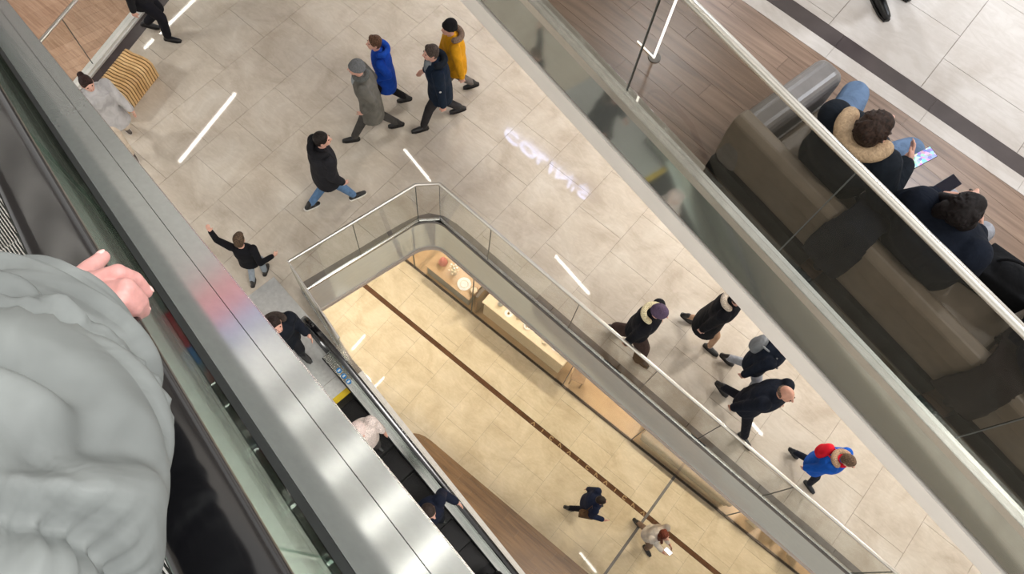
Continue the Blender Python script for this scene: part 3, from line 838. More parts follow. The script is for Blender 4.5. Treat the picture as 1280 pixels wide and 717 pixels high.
# window stage with flowers left of the partition
stg = empty('window_stage', V3(-4.05, 4.85, 0), A0); tag(stg, 'low grey window stage with flowers on it', 'stage')
bevel(obj('stage_box', MB().box((-0.55, -0.30, 0.007), (0.62, 0.45, 0.42)), M['grey_box'], stg), 0.012); obj('stage_top', MB().box((-0.57, -0.32, 0.42), (0.64, 0.47, 0.445)), M['tan'], stg)
vs = empty('flower_vase', V3(-4.05, 4.78, 0.446)); tag(vs, 'small vase of pale yellow flowers on the window stage', 'vase')
obj('vase', lathe([(0.05, 0), (0.07, 0.05), (0.06, 0.13), (0.035, 0.18), (0.045, 0.21)]), M['cream'], vs, sm=50)
random.seed(3)
for k in range(11):
    a = k * 2.399; rr = 0.02 + 0.10 * math.sqrt(k / 11); zz = 0.34 - rr * 0.7
    stf = obj('stem', MB().tube([(0, 0, 0.18), (rr * 0.6 * math.cos(a), rr * 0.6 * math.sin(a), 0.27), (rr * math.cos(a), rr * math.sin(a), zz)], 0.004, 6), M['green'], vs, sm=60)
    obj('blossom', MB().ell((rr * math.cos(a), rr * math.sin(a), zz + 0.01), (0.024, 0.024, 0.016), n=8, m=5), M['cream'] if k % 3 else M['white'], stf, sm=60)
pd = empty('round_platter', V3(-3.72, 4.74, 0.446)); tag(pd, 'round white platter on the stage beside the flowers', 'plate')
obj('platter', lathe([(0.05, 0), (0.13, 0.008), (0.15, 0.02), (0.14, 0.02), (0.06, 0.012), (0.004, 0.012)], 24), M['white'], pd, sm=50)
obj('inner_ring', MB().tube([Vector((0.085 * math.cos(2 * math.pi * k / 24), 0.085 * math.sin(2 * math.pi * k / 24), 0.017)) for k in range(25)], 0.006, 6), M['cream'], pd, sm=50)
bx = empty('wooden_gift_box', V3(-3.45, 4.74, 0.446), 0.4); tag(bx, 'small brown hexagonal gift box on the stage', 'box')
obj('box_body', lathe([(0.10, 0), (0.10, 0.10)], 6), M['brown'], bx); obj('lid', lathe([(0.075, 0.10), (0.075, 0.125)], 6), M['cream'], bx)
pk = empty('pink_garment_stand', V3(-4.36, 4.80, 0.446)); tag(pk, 'pink scarf draped on a small stand on the stage', 'scarf')
obj('stand', lathe([(0.06, 0), (0.06, 0.012), (0.01, 0.015), (0.01, 0.30)]), M['dark_frame'], pk, sm=40)
obj('scarf', lathe([(0.10, 0.10), (0.085, 0.16), (0.07, 0.24), (0.03, 0.32), (0.01, 0.33)], 11), M['pink'], pk, sm=70)
# padded bench
pb_ = empty('padded_bench', V3(2.2, 4.82, 0), A0); tag(pb_, 'long taupe padded bench behind the lower shop window', 'bench')
o = bevel(obj('cushion', MB().box((-1.1, -0.26, 0.30), (1.12, 0.26, 0.46)), M['taupe'], pb_), 0.06, 4)
obj('base', MB().box((-1.05, -0.22, 0.05), (1.07, 0.22, 0.30)), M['taupe'], pb_)
for k in range(4): obj('foot', MB().box((-1.0 + (k % 2) * 1.98, -0.2 + (k // 2) * 0.36, 0.007), (-0.94 + (k % 2) * 1.98, -0.16 + (k // 2) * 0.36, 0.05)), M['dark_frame'], pb_)
st_ = empty('wooden_stool', V3(-0.62, 4.75, 0), 0.3); tag(st_, 'small dark wooden stool right of the jewellery counter', 'stool')
bevel(obj('seat', MB().box((-0.15, -0.15, 0.40), (0.15, 0.15, 0.44)), M['brown'], st_), 0.01)
for a in (-1, 1):
    for b in (-1, 1): obj('leg', MB().box((a * 0.12 - 0.015, b * 0.12 - 0.015, 0.007), (a * 0.12 + 0.015, b * 0.12 + 0.015, 0.40)), M['brown'], st_)
for i, (x, y, s, lab) in enumerate([(3.9, 4.78, 0.62, 'tall cream pedestal right of the padded bench'), (4.35, 4.85, 0.45, 'middle brass topped pedestal past the padded bench'), (4.85, 4.80, 0.78, 'tallest cream pedestal near the window end')]):
    r = empty('pedestal', V3(x, y, 0), A0 + 0.2 * i); tag(r, lab, 'pedestal', 'window pedestals')
    bevel(obj('column', MB().box((-0.13, -0.13, 0.007), (0.13, 0.13, s)), M['cream'], r), 0.012); obj('top_plate', MB().box((-0.145, -0.145, s), (0.145, 0.145, s + 0.02)), M['gold2'], r)

# ================================================================== SLATTED BENCH ON THE MIDDLE FLOOR
M['ply'] = wood('birch_ply', [(196, 154, 100), (220, 182, 128), (232, 200, 150)], ang=0.0, rough=0.5, grain=6.0)
def bench():
    fa_ = Vector((-7.80, 1.66, 0)); fb = Vector((-8.02, 2.50, 0))   # front edge on the floor
    d = (fb - fa_); L = d.length; t = d / L; back = Vector((-t.y, t.x, 0))
    if back.x > 0: back = -back
    r = empty('slatted_bench', fa_); tag(r, 'pale wooden bench made of many upright plywood ribs', 'bench')
    prof_ = [(0.04, 0.0), (0.0, 0.06), (-0.005, 0.36), (0.04, 0.425), (0.12, 0.44), (0.30, 0.415), (0.40, 0.44), (0.435, 0.42), (0.44, 0.35), (0.40, 0.06), (0.36, 0.0), (0.30, 0.0), (0.33, 0.34), (0.10, 0.36), (0.09, 0.0)]
    n = 18
    for k in range(n):
        s0 = k * (L - 0.034) / (n - 1)
        g = MB(); rings = [[t * (s0 + e) + back * u + Vector((0, 0, z)) for u, z in prof_] for e in (0, 0.034)]
        g.loft(rings, cap=False)
        # caps as quads between outer and inner outline
        o_ = 0
        for base_ in (0, len(prof_)):
            idx = lambda i: base_ + i
            for f_ in [(0, 1, 13, 14), (1, 2, 13), (2, 3, 13), (3, 4, 13), (4, 5, 12, 13), (5, 6, 12), (6, 7, 12), (7, 8, 12), (8, 9, 11, 12), (9, 10, 11)]:
                g.f.append(tuple(idx(i) for i in (f_ if base_ else f_[::-1])))
        obj('rib', g, M['ply'], r)
    for u, z in ((0.2, 0.38), (0.06, 0.2), (0.37, 0.2)):
        obj('tie_rod', MB().tube([t * 0.005 + back * u + Vector((0, 0, z)), t * (L - 0.005) + back * u + Vector((0, 0, z))], 0.012, 8), M['dark_metal'], r)
bench()

# ================================================================== PEOPLE
M['skin'] = plain('skin', (205, 158, 140), 0.5, var=0.06, scale=20, **{'Subsurface_Weight': 0.08})
M['skin2'] = plain('skin_tan', (190, 142, 122), 0.5, var=0.06, scale=20)
M['eye'] = plain('eye_dark', (30, 22, 20), 0.25)
M['lip'] = plain('lip', (160, 84, 78), 0.5)
PENDING = []
def soft(o, voxel, it=3, ratio=None):
    PENDING.append((o, voxel, it, ratio)); return o
CL = {}
def cl(c, kind='cloth'):
    key = (tuple(c), kind)
    if key not in CL:
        n = 'garment_%d_%d_%d' % tuple(c)
        if kind == 'cloth': CL[key] = cloth(n, c)
        elif kind == 'jeans': CL[key] = cloth(n + '_denim', c, 0.8, 14.0, 0.5)
        elif kind == 'shoe': CL[key] = plain(n + '_shoe', c, 0.4, var=0.1)
        elif kind == 'hair': CL[key] = plain(n + '_hair', c, 0.6, var=0.35, scale=70, bump=0.6, **{'Specular_IOR_Level': 0.2})
        elif kind == 'knit': CL[key] = cloth(n + '_knit', c, 0.95, 60.0, 0.4)
        elif kind == 'fur': CL[key] = plain(n + '_fur', c, 0.95, var=0.3, scale=90, bump=0.8)
    return CL[key]
def ik(a, b, l1, l2, hint):
    d = b - a; L = d.length
    if L >= (l1 + l2) * 0.999: return a + d * (l1 / (l1 + l2))
    t = d / L; x = (l1 * l1 - l2 * l2 + L * L) / (2 * L); hh = math.sqrt(max(l1 * l1 - x * x, 0))
    h = hint - t * hint.dot(t)
    if h.length < 1e-4: h = Vector((0, 0, 1)) - t * t.z
    return a + t * x + h.normalized() * hh
def spine_loft(mb, rings, n=20, tw=0.0):
    # rings: (centre, rx, ry); rx along local X, ry across the spine
    pts = [Vector(r[0]) for r in rings]; out = []
    for i, (c, rx, ry) in enumerate(rings):
        t = (pts[min(i + 1, len(pts) - 1)] - pts[max(i - 1, 0)]).normalized()
        a = Vector((math.cos(tw), math.sin(tw), 0)); a = (a - t * a.dot(t)).normalized(); b = t.cross(a)
        ring = []
        for k in range(n):
            an = 2 * math.pi * k / n; ca, sa = math.cos(an), math.sin(an)
            ring.append(Vector(c) + a * (math.copysign(abs(ca) ** 0.85, ca) * rx) + b * (math.copysign(abs(sa) ** 0.85, sa) * ry))
        out.append(ring)
    mb.loft(out)
def chain(mb, pts, rads, n=12):
    for i in range(len(pts) - 1): mb.capsule(pts[i], rads[i], pts[i + 1], rads[i + 1], n)
def hand(mb, wrist, d, palm_n, side, s, curl=0.5):
    # d: hand direction, palm_n: direction the palm faces, side: +1 thumb on the `x` side
    d = d.normalized(); palm_n = (palm_n - d * palm_n.dot(d)).normalized(); x = d.cross(palm_n) * side
    mb.capsule(wrist, 0.026 * s, wrist + d * 0.045 * s, 0.030 * s, 10)
    mb.capsule(wrist + d * 0.05 * s - x * 0.018 * s, 0.022 * s, wrist + d * 0.05 * s + x * 0.018 * s, 0.022 * s, 10)
    for i, (o, L) in enumerate(((0.032, 0.070), (0.011, 0.080), (-0.011, 0.074), (-0.032, 0.058))):
        p0 = wrist + d * 0.075 * s + x * o * s
        d1 = (d + palm_n * curl * 0.6 + x * o * 3).normalized(); p1 = p0 + d1 * L * 0.5 * s
        d2 = (d + palm_n * curl * 1.8).normalized(); p2 = p1 + d2 * L * 0.5 * s
        chain(mb, [p0, p1, p2], [0.0105 * s, 0.0095 * s, 0.008 * s], 8)
    t0 = wrist + d * 0.025 * s + x * 0.025 * s; t1 = t0 + (d * 0.6 + x * 0.8 + palm_n * 0.3).normalized() * 0.035 * s; t2 = t1 + (d + x * 0.25 + palm_n * 0.4).normalized() * 0.032 * s
    chain(mb, [t0, t1, t2], [0.013 * s, 0.0115 * s, 0.009 * s], 8)
def walk(stride=0.34, lead='R', lean=0.06, arm=0.8, hands=None):
    s = 1 if lead == 'R' else -1
    P = dict(pelvis=(0, 0, 0.915), chest=(0, lean * 0.5, 1.22), neck=(0, lean, 1.45), head=(0, lean + 0.045, 1.635))
    f, b = (0.085, stride * 0.95, 0.0), (0.085, -stride, 0.07)
    P['footR'] = (f if s > 0 else b); P['footL'] = ((-b[0], b[1], b[2]) if s > 0 else (-f[0], f[1], f[2]))
    sw = 0.20 * arm
    P['handR'] = (0.27, -sw * s + 0.06, 0.83); P['handL'] = (-0.27, sw * s + 0.06, 0.83)
    if hands: P.update(hands)
    return P
def person(label, pos, heading, H=1.75, pose=None, coat=None, legs=None, shoe=(24, 22, 22), hair=None, skin='skin', yaw=0.0, pitch=0.0, extras=None, width=1.0, no_right_arm=False, sole=None, rname='person', tw=0.0, strands=False):
    k = H / 1.75
    root = empty(rname, pos, math.radians(heading) - math.pi / 2); tag(root, label, 'person')
    P = {a: Vector(b) * k for a, b in pose.items()}
    R = Matrix.Rotation(yaw, 3, 'Z') @ Matrix.Rotation(-pitch, 3, 'X')
    pel, che, nec, hea = P['pelvis'], P['chest'], P['neck'], P['head']
    up = (nec - pel).normalized()
    X = Vector((math.cos(tw), math.sin(tw), 0))
    shR = P.get('shR', nec - up * 0.055 * k + X * 0.185 * k * width); shL = P.get('shL', nec - up * 0.055 * k - X * 0.185 * k * width)
    hipR, hipL = pel + Vector((0.088, 0, -0.03)) * k, pel + Vector((-0.088, 0, -0.03)) * k
    arms, legsj = {}, {}
    back = Vector((0, -1, -0.15)); fwd = Vector((0, 1, 0.15))
    for sd, sh in (('R', shR), ('L', shL)):
        h_ = P['hand' + sd]; e = P.get('elbow' + sd) or ik(sh, h_, 0.285 * k, 0.265 * k, P.get('bend' + sd, back))
        dd = h_ - e
        if dd.length > 0.275 * k: h_ = e + dd.normalized() * 0.27 * k
        arms[sd] = (sh, e, h_)
    for sd, hp in (('R', hipR), ('L', hipL)):
        f = P['foot' + sd]; an = f + Vector((0, 0, 0.085 * k)); kn = P.get('knee' + sd) or ik(hp, an, 0.425 * k, 0.425 * k, fwd)
        legsj[sd] = (hp, kn, an)
    body = MB()
    spine_loft(body, [(pel - up * 0.10 * k, 0.12 * k, 0.09 * k), (pel, 0.150 * k, 0.110 * k), (pel.lerp(che, 0.5), 0.130 * k, 0.10 * k), (che, 0.155 * k, 0.115 * k), (che.lerp(nec, 0.6), 0.160 * k, 0.10 * k), (nec - up * 0.02 * k, 0.075 * k, 0.065 * k), (nec + up * 0.02 * k, 0.055 * k, 0.055 * k)], 16, tw)
    body.capsule(nec - up * 0.03 * k, 0.056 * k, hea - R @ Vector((0, 0.01, 0.05)) * k, 0.052 * k)
    hs = max(k, 0.86) if k < 1 else k
    body.ell(hea, (0.073 * hs, 0.093 * hs, 0.113 * hs), R, 18, 11)
    body.ell(hea + R @ Vector((0, 0.026, -0.062)) * hs, (0.053 * hs, 0.060 * hs, 0.056 * hs), R)
    body.capsule(hea + R @ Vector((0, 0.088, 0.015)) * hs, 0.011 * hs, hea + R @ Vector((0, 0.106, -0.022)) * hs, 0.014 * hs, 8)
    for s in (-1, 1): body.ell(hea + R @ Vector((0.075 * s, -0.006, -0.008)) * hs, (0.011 * hs, 0.02 * hs, 0.032 * hs), R, 8, 6)
    for sd, (a, e, w) in arms.items():
        if sd == 'R' and no_right_arm: continue
        chain(body, [a, e, w], [0.050 * k, 0.040 * k, 0.027 * k], 10)
        hand(body, w, w - e, P.get('palm' + sd, Vector((-1 if sd == 'R' else 1, 0.2, 0))), 1 if sd == 'R' else -1, k * 0.98, P.get('curl' + sd, 0.5) if not isinstance(P.get('curl' + sd, 0.5), Vector) else 0.5)
    for sd, (hp, kn, an) in legsj.items():
        chain(body, [hp, kn, an], [0.078 * k, 0.052 * k, 0.036 * k], 10)
        rz_ = max(0.0, P['foot' + sd].z); Rb = Matrix.Rotation(0.12 if sd == 'L' else -0.12, 3, 'Z') @ Matrix.Rotation(-min(rz_ * 6 / k, 0.7) if rz_ > 0.01 else 0, 3, 'X')
        body.capsule(an + Rb @ Vector((0, -0.02, -0.045)) * k, 0.026 * k, an + Rb @ Vector((0, 0.12, -0.055)) * k, 0.022 * k, 8)
    bo = soft(obj('body', body, M[skin], root), 0.0095 * max(k, 0.75), 2, 0.35)
    for s in (-1, 1):
        obj('eye', MB().ell(hea + R @ Vector((0.031 * s, 0.083, 0.016)) * hs, (0.011 * hs, 0.008 * hs, 0.007 * hs), R, 8, 5), M['eye'], root, sm=60)
    obj('mouth', MB().ell(hea + R @ Vector((0, 0.083, -0.052)) * hs, (0.022 * hs, 0.007 * hs, 0.006 * hs), R, 8, 5), M['lip'], root, sm=60)
    if legs:
        g = MB(); wf = legs.get('w', 1.0)
        for sd, (hp, kn, an) in legsj.items():
            end = kn.lerp(an, legs.get('len', 0.93))
            chain(g, [hp, kn, end], [0.098 * k * min(wf, 1.15), 0.070 * k * wf, 0.054 * k * wf ** 1.5], 14)
        g.ell(pel, (0.165 * k, 0.125 * k, 0.12 * k))
        soft(obj('trousers', g, cl(legs['c'], legs.get('k', 'cloth')), root), 0.014 * max(k, 0.8), 3, 0.5)
    for sd, (hp, kn, an) in legsj.items():
        g = MB(); f = P['foot' + sd]; rise = max(0.0, f.z); yw = P.get('toe' + sd, 0.12 if sd == 'L' else -0.12)
        if isinstance(yw, Vector): yw = 0
        Rf = Matrix.Rotation(yw, 3, 'Z') @ Matrix.Rotation(-min(rise * 6 / k, 0.7) if rise > 0.01 else 0, 3, 'X')
        def fp(x, y, z): return an + Rf @ (Vector((x, y, z - 0.085)) * k)
        g.capsule(fp(0, -0.045, 0.035), 0.036 * k, fp(0, 0.06, 0.034), 0.040 * k, 12)
        g.capsule(fp(0, 0.06, 0.033), 0.040 * k, fp(0.0, 0.155, 0.026), 0.031 * k, 12)
        g.capsule(fp(0, -0.03, 0.05), 0.036 * k, fp(0, -0.012, 0.12), 0.04 * k, 12)
        so = soft(obj('shoe', g, cl(shoe, 'shoe'), root), 0.011, 2, 0.6)
        g2 = MB(); out = [(-0.038, -0.06), (-0.044, 0.05), (-0.042, 0.13), (-0.022, 0.183), (0.022, 0.183), (0.042, 0.13), (0.044, 0.05), (0.038, -0.06), (0.02, -0.082), (-0.02, -0.082)]
        g2.loft([[fp(x, y, z) for x, y in out] for z in (0.0, 0.020)])
        obj('sole', g2, cl(sole or tuple(int(v * 0.6) for v in shoe), 'shoe'), so)
    if coat:
        g = MB(); b = coat.get('b', 1.0); hem = coat.get('hem', 0.16)
        d0 = coat.get('down', Vector((0, 0, -1)))
        mid = pel.lerp(che, 0.5)
        fl = coat.get('flare', 1.0)
        rings = [(pel + d0 * hem * k, 0.195 * k * b * fl, 0.155 * k * b * fl), (pel + d0 * hem * 0.5 * k, 0.19 * k * b * (1 + fl) / 2, 0.15 * k * b * (1 + fl) / 2), (pel, 0.182 * k * b, 0.145 * k * b), (mid, 0.172 * k * b, 0.138 * k * b), (che, 0.190 * k * b, 0.150 * k * b), (che.lerp(nec, 0.55), 0.188 * k * b, 0.135 * k * b), (nec - up * 0.03 * k, 0.13 * k * b, 0.10 * k * b), (nec + up * 0.015 * k, 0.078 * k, 0.078 * k)]
        spine_loft(g, rings, 22, tw)
        for sd, (a, e, w) in arms.items():
            if sd == 'R' and no_right_arm:
                g.ell(a, (0.085 * k,) * 3); continue
            chain(g, [a, e, e.lerp(w, 0.93)], [0.078 * k * b, 0.062 * k * b, 0.050 * k * b], 14)
        if coat.get('collar', True): g.capsule(nec - X * 0.03 * k + up * 0.0 * k, 0.072 * k, nec + X * 0.03 * k + up * 0.0 * k, 0.072 * k)
        soft(obj(coat.get('n', 'jacket'), g, cl(coat['c'], coat.get('k', 'cloth')), root), 0.0145 * max(k, 0.8), 3, 0.5)
        if 'shirt' in coat:
            g = MB(); g.ell(che.lerp(nec, 0.55) + Vector((0, 0.095 * b * k, 0.0)), (0.055 * k, 0.055 * k, 0.15 * k))
            g.ell(nec + Vector((0, 0.03, 0.01)) * k, (0.075 * k, 0.07 * k, 0.05 * k))
            soft(obj('shirt', g, cl(coat['shirt']), root), 0.012, 2, 0.6)
        if 'hood' in coat:
            hc, hk = coat['hood']; g = MB(); c0 = nec - Vector((0, 0.04, -0.02)) * k
            pts = []
            for j in range(11):
                t = math.pi * (1.0 + j / 10.0); t = t + 0.0
                pts.append(c0 + Vector((0.125 * math.cos(t), 0.125 * math.sin(t) * 1.0 + 0.03, 0.035 + 0.02 * math.sin(t))) * k)
            for a, c in zip(pts, pts[1:]): g.capsule(a, 0.045 * k * coat.get('hs', 1.0), c, 0.045 * k * coat.get('hs', 1.0), 10)
            soft(obj('hood', g, cl(hc, hk), root), 0.013, 3, 0.6)
        if 'scarf' in coat:
            g = MB()
            pts = [nec + Vector((0.085 * math.cos(t), 0.085 * math.sin(t), 0.035)) * k for t in [2 * math.pi * j / 12 for j in range(13)]]
            for a, c in zip(pts, pts[1:]): g.capsule(a, 0.038 * k, c, 0.038 * k, 10)
            soft(obj('scarf', g, cl(coat['scarf'], 'knit'), root), 0.012, 2, 0.6)
    if hair:
        st, hc = hair[0], hair[1]; g = MB(); mt = cl(hc, 'hair')
        def hp_(x, y, z): return hea + R @ Vector((x, y, z)) * hs
        nm = 'hair'
        if st in ('short', 'long', 'bun', 'pony'):
            g.ell(hp_(0, -0.014, 0.026), (0.083 * hs, 0.099 * hs, 0.104 * hs), R, 18, 11)
            g.ell(hp_(0, -0.045, -0.02), (0.075 * hs, 0.068 * hs, 0.085 * hs), R)
            g.ell(hp_(0.012, 0.030, 0.080), (0.060 * hs, 0.052 * hs, 0.040 * hs), R)
        if st in ('short', 'long', 'pony') and strands:
            rg = random.Random(5)
            for q_ in range(70):
                az = rg.uniform(0, 2 * math.pi); el = rg.uniform(0.1, 1.5)
                if math.sin(az) > 0.35 and el < 0.75: continue
                def sp(a_, e_, o_): return hp_(0.084 * math.cos(e_) * math.cos(a_) * o_, -0.014 + 0.100 * math.cos(e_) * math.sin(a_) * o_, 0.026 + 0.105 * math.sin(e_) * o_)
                g.capsule(sp(az, el, 0.99), 0.009 * hs, sp(az + rg.uniform(-0.25, 0.25), el - 0.38, 1.035), 0.006 * hs, 6)
        if st == 'long':
            for sx in (-0.055, 0, 0.055):
                g.capsule(hp_(sx, -0.05, 0.0), 0.052 * hs, hp_(sx * 1.15, -0.085, -0.24), 0.042 * hs)
            for sx in (-1, 1): g.capsule(hp_(0.07 * sx, 0.0, 0.02), 0.028 * hs, hp_(0.085 * sx, 0.01, -0.2), 0.03 * hs)
        if st == 'bun': g.ell(hp_(0, -0.085, 0.095), (0.045 * hs,) * 3)
        if st == 'pony': g.capsule(hp_(0, -0.11, 0.04), 0.03 * hs, hp_(0, -0.15, -0.14), 0.022 * hs)
        if st == 'bald':
            for j in range(9):
                t = math.pi * (1.0 + j / 8.0)
                g.ell(hp_(0.066 * math.cos(t), 0.080 * math.sin(t) - 0.012, -0.012), (0.022 * hs, 0.022 * hs, 0.042 * hs), R, 8, 6)
        if st in ('beanie', 'cap'):
            nm = 'beanie'; mt = cl(hc, 'knit')
            g.ell(hp_(0, -0.012, 0.042), (0.090 * hs, 0.106 * hs, 0.108 * hs), R, 18, 11)
            g.ell(hp_(0, -0.030, 0.01), (0.089 * hs, 0.094 * hs, 0.07 * hs), R)
            if st == 'beanie':
                pts = [hp_(0.088 * math.cos(t), 0.102 * math.sin(t) - 0.012, 0.022 + 0.012 * math.sin(t)) for t in [2 * math.pi * j / 14 for j in range(15)]]
                for a, c in zip(pts, pts[1:]): g.capsule(a, 0.017 * hs, c, 0.017 * hs, 8)
        soft(obj(nm, g, mt, root), 0.0045 if strands else 0.009, 1 if strands else 2, 0.5)
    root['_k'] = k
    del root['_k']
    if extras: extras(root, k, dict(arms=arms, legs=legsj, pel=pel, che=che, nec=nec, hea=hea, shR=shR, shL=shL))
    return root
def loc_world(root, v): return Matrix.Translation(root.location) @ root.rotation_euler.to_matrix().to_4x4() @ Vector(v)

# ---- middle floor
def badge(root, k, J):
    obj('sleeve_badge', MB().ell(J['arms']['L'][0].lerp(J['arms']['L'][1], 0.75) + Vector((-0.07, 0.01, 0)), (0.008, 0.018, 0.02), None, 8, 6), cl((215, 215, 215)), root, sm=60)
person('man walking in black hooded jacket, blue jeans and black trainers', (-4.67, 2.74, 0), 76, 1.78, walk(0.30, 'R', 0.05, 0.5, dict(handL=(-0.22, 0.10, 0.88), handR=(0.24, 0.12, 0.88))),
       coat=dict(c=(34, 34, 38), hem=0.20, b=1.1, hood=((26, 26, 29), 'cloth')), legs=dict(c=(92, 122, 158), k='jeans', w=0.95), shoe=(22, 22, 24), sole=(225, 222, 215), hair=('short', (30, 25, 23)), yaw=-0.55, pitch=-0.1)
person('man walking in long grey wool coat and grey beanie', (-5.02, 3.97, 0), 226, 1.74, walk(0.33, 'L', 0.07, 0.4, dict(handL=(-0.20, 0.10, 0.92), handR=(0.21, 0.08, 0.92))),
       coat=dict(c=(104, 102, 96), hem=0.36, b=1.08, flare=1.05, n='coat', shirt=(150, 156, 158), scarf=(92, 94, 92)), legs=dict(c=(70, 68, 66)), shoe=(24, 23, 24), hair=('beanie', (106, 108, 110)), yaw=0.15, pitch=-0.12)
person('woman in bright blue jacket walking behind the grey coat', (-5.18, 4.44, 0), 226, 1.66, walk(0.26, 'L', 0.06, 0.4, dict(handL=(-0.2, 0.2, 1.05))),
       coat=dict(c=(22, 66, 160), hem=0.30, b=1.0, hood=((26, 72, 168), 'cloth')), legs=dict(c=(26, 25, 28)), shoe=(20, 20, 22), hair=('short', (84, 60, 44)), yaw=0.25, pitch=-0.2)
person('man in navy parka with white sleeve badge and dark trousers', (-4.46, 4.79, 0), 234, 1.80, walk(0.29, 'L', 0.07, 0.4, dict(handR=(0.22, 0.16, 0.98), handL=(-0.29, 0.02, 0.82))),
       coat=dict(c=(22, 34, 50), hem=0.24, b=1.12, shirt=(120, 126, 130), hood=((26, 32, 40), 'cloth')), legs=dict(c=(48, 46, 48)), shoe=(30, 28, 29), hair=('short', (66, 56, 50)), yaw=0.2, pitch=-0.15, extras=badge)
person('person in mustard yellow jacket and black beanie beside the navy parka', (-4.60, 5.28, 0), 232, 1.72, walk(0.28, 'L', 0.06, 0.5),
       coat=dict(c=(212, 152, 30), hem=0.20, b=1.06, hood=((120, 100, 84), 'fur')), legs=dict(c=(98, 92, 88)), shoe=(28, 27, 28), hair=('beanie', (26, 26, 28)), yaw=0.3, pitch=-0.2)
person('person in black trousers stepping past the bench at the top', (-8.62, 3.02, 0), 38, 1.78, walk(0.16, 'R', 0.03, 0.5),
       coat=dict(c=(30, 30, 33), hem=0.2), legs=dict(c=(24, 24, 30), w=1.1), shoe=(22, 22, 26), hair=('short', (40, 32, 28)))
def tote(root, k, J):
    c = Vector((0.27, -0.05, 0.98)) * k
    o = soft(obj('shoulder_bag', MB().box((c.x - 0.05, c.y - 0.14, c.z - 0.15), (c.x + 0.05, c.y + 0.14, c.z + 0.12)), cl((150, 150, 160)), root), 0.014, 3, 0.6)
    obj('bag_strap', MB().tube([c + Vector((0, -0.1, 0.1)), J['shR'] + Vector((0.02, -0.02, 0.085)), c + Vector((0, 0.1, 0.1))], 0.012, 8), cl((120, 118, 126)), root, sm=60)
person('woman in light grey coat with hair bun walking by the bench', (-7.49, 1.47, 0), -8, 1.68, walk(0.24, 'R', 0.05, 0.5),
       coat=dict(c=(172, 170, 170), hem=0.34, b=1.1, n='coat', flare=1.08), legs=dict(c=(196, 182, 164)), shoe=(60, 50, 42), sole=(210, 204, 196), hair=('bun', (44, 28, 26)), extras=tote)
person('small child in black top waving one arm up high', (-4.60, 1.25, 0), 128, 1.28, dict(walk(0.13, 'R', 0.03), handL=(-0.42, 0.10, 1.86), bendL=(-1, 0, 0.1), handR=(0.46, 0.02, 1.12), bendR=(0.4, -0.6, -0.6), palmL=(0, 1, 0)),
       coat=dict(c=(20, 20, 24), hem=0.10, b=0.95, n='sweater', collar=False), legs=dict(c=(138, 146, 154), k='jeans'), shoe=(30, 26, 25), hair=('short', (78, 62, 48)), pitch=0.25)
person('person in dark navy coat with fur hood stepping onto the lower escalator', (-3.50, 0.80, 0.008), -8, 1.70, walk(0.10, 'L', 0.10, 0.3, dict(handL=(-0.25, 0.26, 1.04), handR=(0.22, 0.2, 1.0))),
       coat=dict(c=(22, 26, 34), hem=0.30, b=1.15, hood=((54, 44, 38), 'fur'), hs=1.1), legs=dict(c=(30, 30, 34)), hair=('short', (38, 28, 24)), pitch=-0.3)
person('woman in purple knit hat and wide brown trousers', (-0.20, 3.86, 0), 8, 1.70, walk(0.26, 'R', 0.05, 0.5),
       coat=dict(c=(22, 23, 29), hem=0.10, b=1.12, hood=((222, 200, 164), 'fur'), hs=0.9), legs=dict(c=(62, 48, 44), w=1.45), shoe=(40, 32, 30), hair=('beanie', (88, 74, 96)), pitch=-0.05)
person('person in long black coat with pale hood under the gallery edge', (0.45, 4.66, 0), 5, 1.68, walk(0.25, 'R', 0.05, 0.5),
       coat=dict(c=(22, 23, 28), hem=0.42, b=1.15, n='coat', hood=((190, 178, 162), 'fur'), flare=1.15), legs=dict(c=(176, 142, 116), w=0.85), shoe=(22, 21, 23), hair=('short', (50, 36, 30)))
def backpack(col, s=1.0, h=1.2):
    def f(root, k, J):
        c = J['che'] + Vector((0, -0.19 * k, 0.03 * k))
        b_ = MB(); b_.ell(c, (0.13 * k * s, 0.085 * k * s, 0.20 * k * s)); b_.ell(c + Vector((0, -0.045, -0.06)) * k * s, (0.10 * k * s, 0.06 * k * s, 0.10 * k * s))
        bp = soft(obj('backpack', b_, cl(col), root), 0.013, 3, 0.6)
        for s_ in (-1, 1):
            obj('strap', MB().tube([c + Vector((0.07 * s_, 0.03, 0.15)) * k, J['nec'] + Vector((0.10 * s_, 0.02, -0.005)) * k, J['che'] + Vector((0.11 * s_, 0.15, 0.02)) * k], 0.014 * k, 8), cl(col), bp, sm=60)
    return f
person('person in navy jacket and pale grey jeans carrying a grey backpack', (1.22, 4.52, 0), 0, 1.74, walk(0.26, 'R', 0.06, 0.5),
       coat=dict(c=(26, 33, 46), hem=0.16, b=1.08), legs=dict(c=(150, 154, 162), k='jeans'), shoe=(24, 22, 24), hair=('short', (70, 64, 60)), extras=backpack((122, 126, 130)))
person('balding man in dark navy jacket and black trousers', (1.46, 4.05, 0), -14, 1.80, walk(0.34, 'R', 0.08, 0.7),
       coat=dict(c=(20, 25, 36), hem=0.22, b=1.18), legs=dict(c=(22, 24, 32)), shoe=(26, 26, 28), hair=('bald', (92, 76, 66)), skin='skin2', pitch=-0.1)
person('child in blue coat with red hood and fur collar', (2.58, 4.05, 0), -10, 1.34, walk(0.28, 'R', 0.08, 0.8),
       coat=dict(c=(24, 84, 178), hem=0.24, b=1.25, hood=((172, 142, 116), 'fur'), hs=1.2, scarf=(196, 26, 44)), legs=dict(c=(24, 28, 40)), shoe=(20, 24, 34), hair=('short', (98, 78, 62)), extras=backpack((204, 28, 46), 1.15))
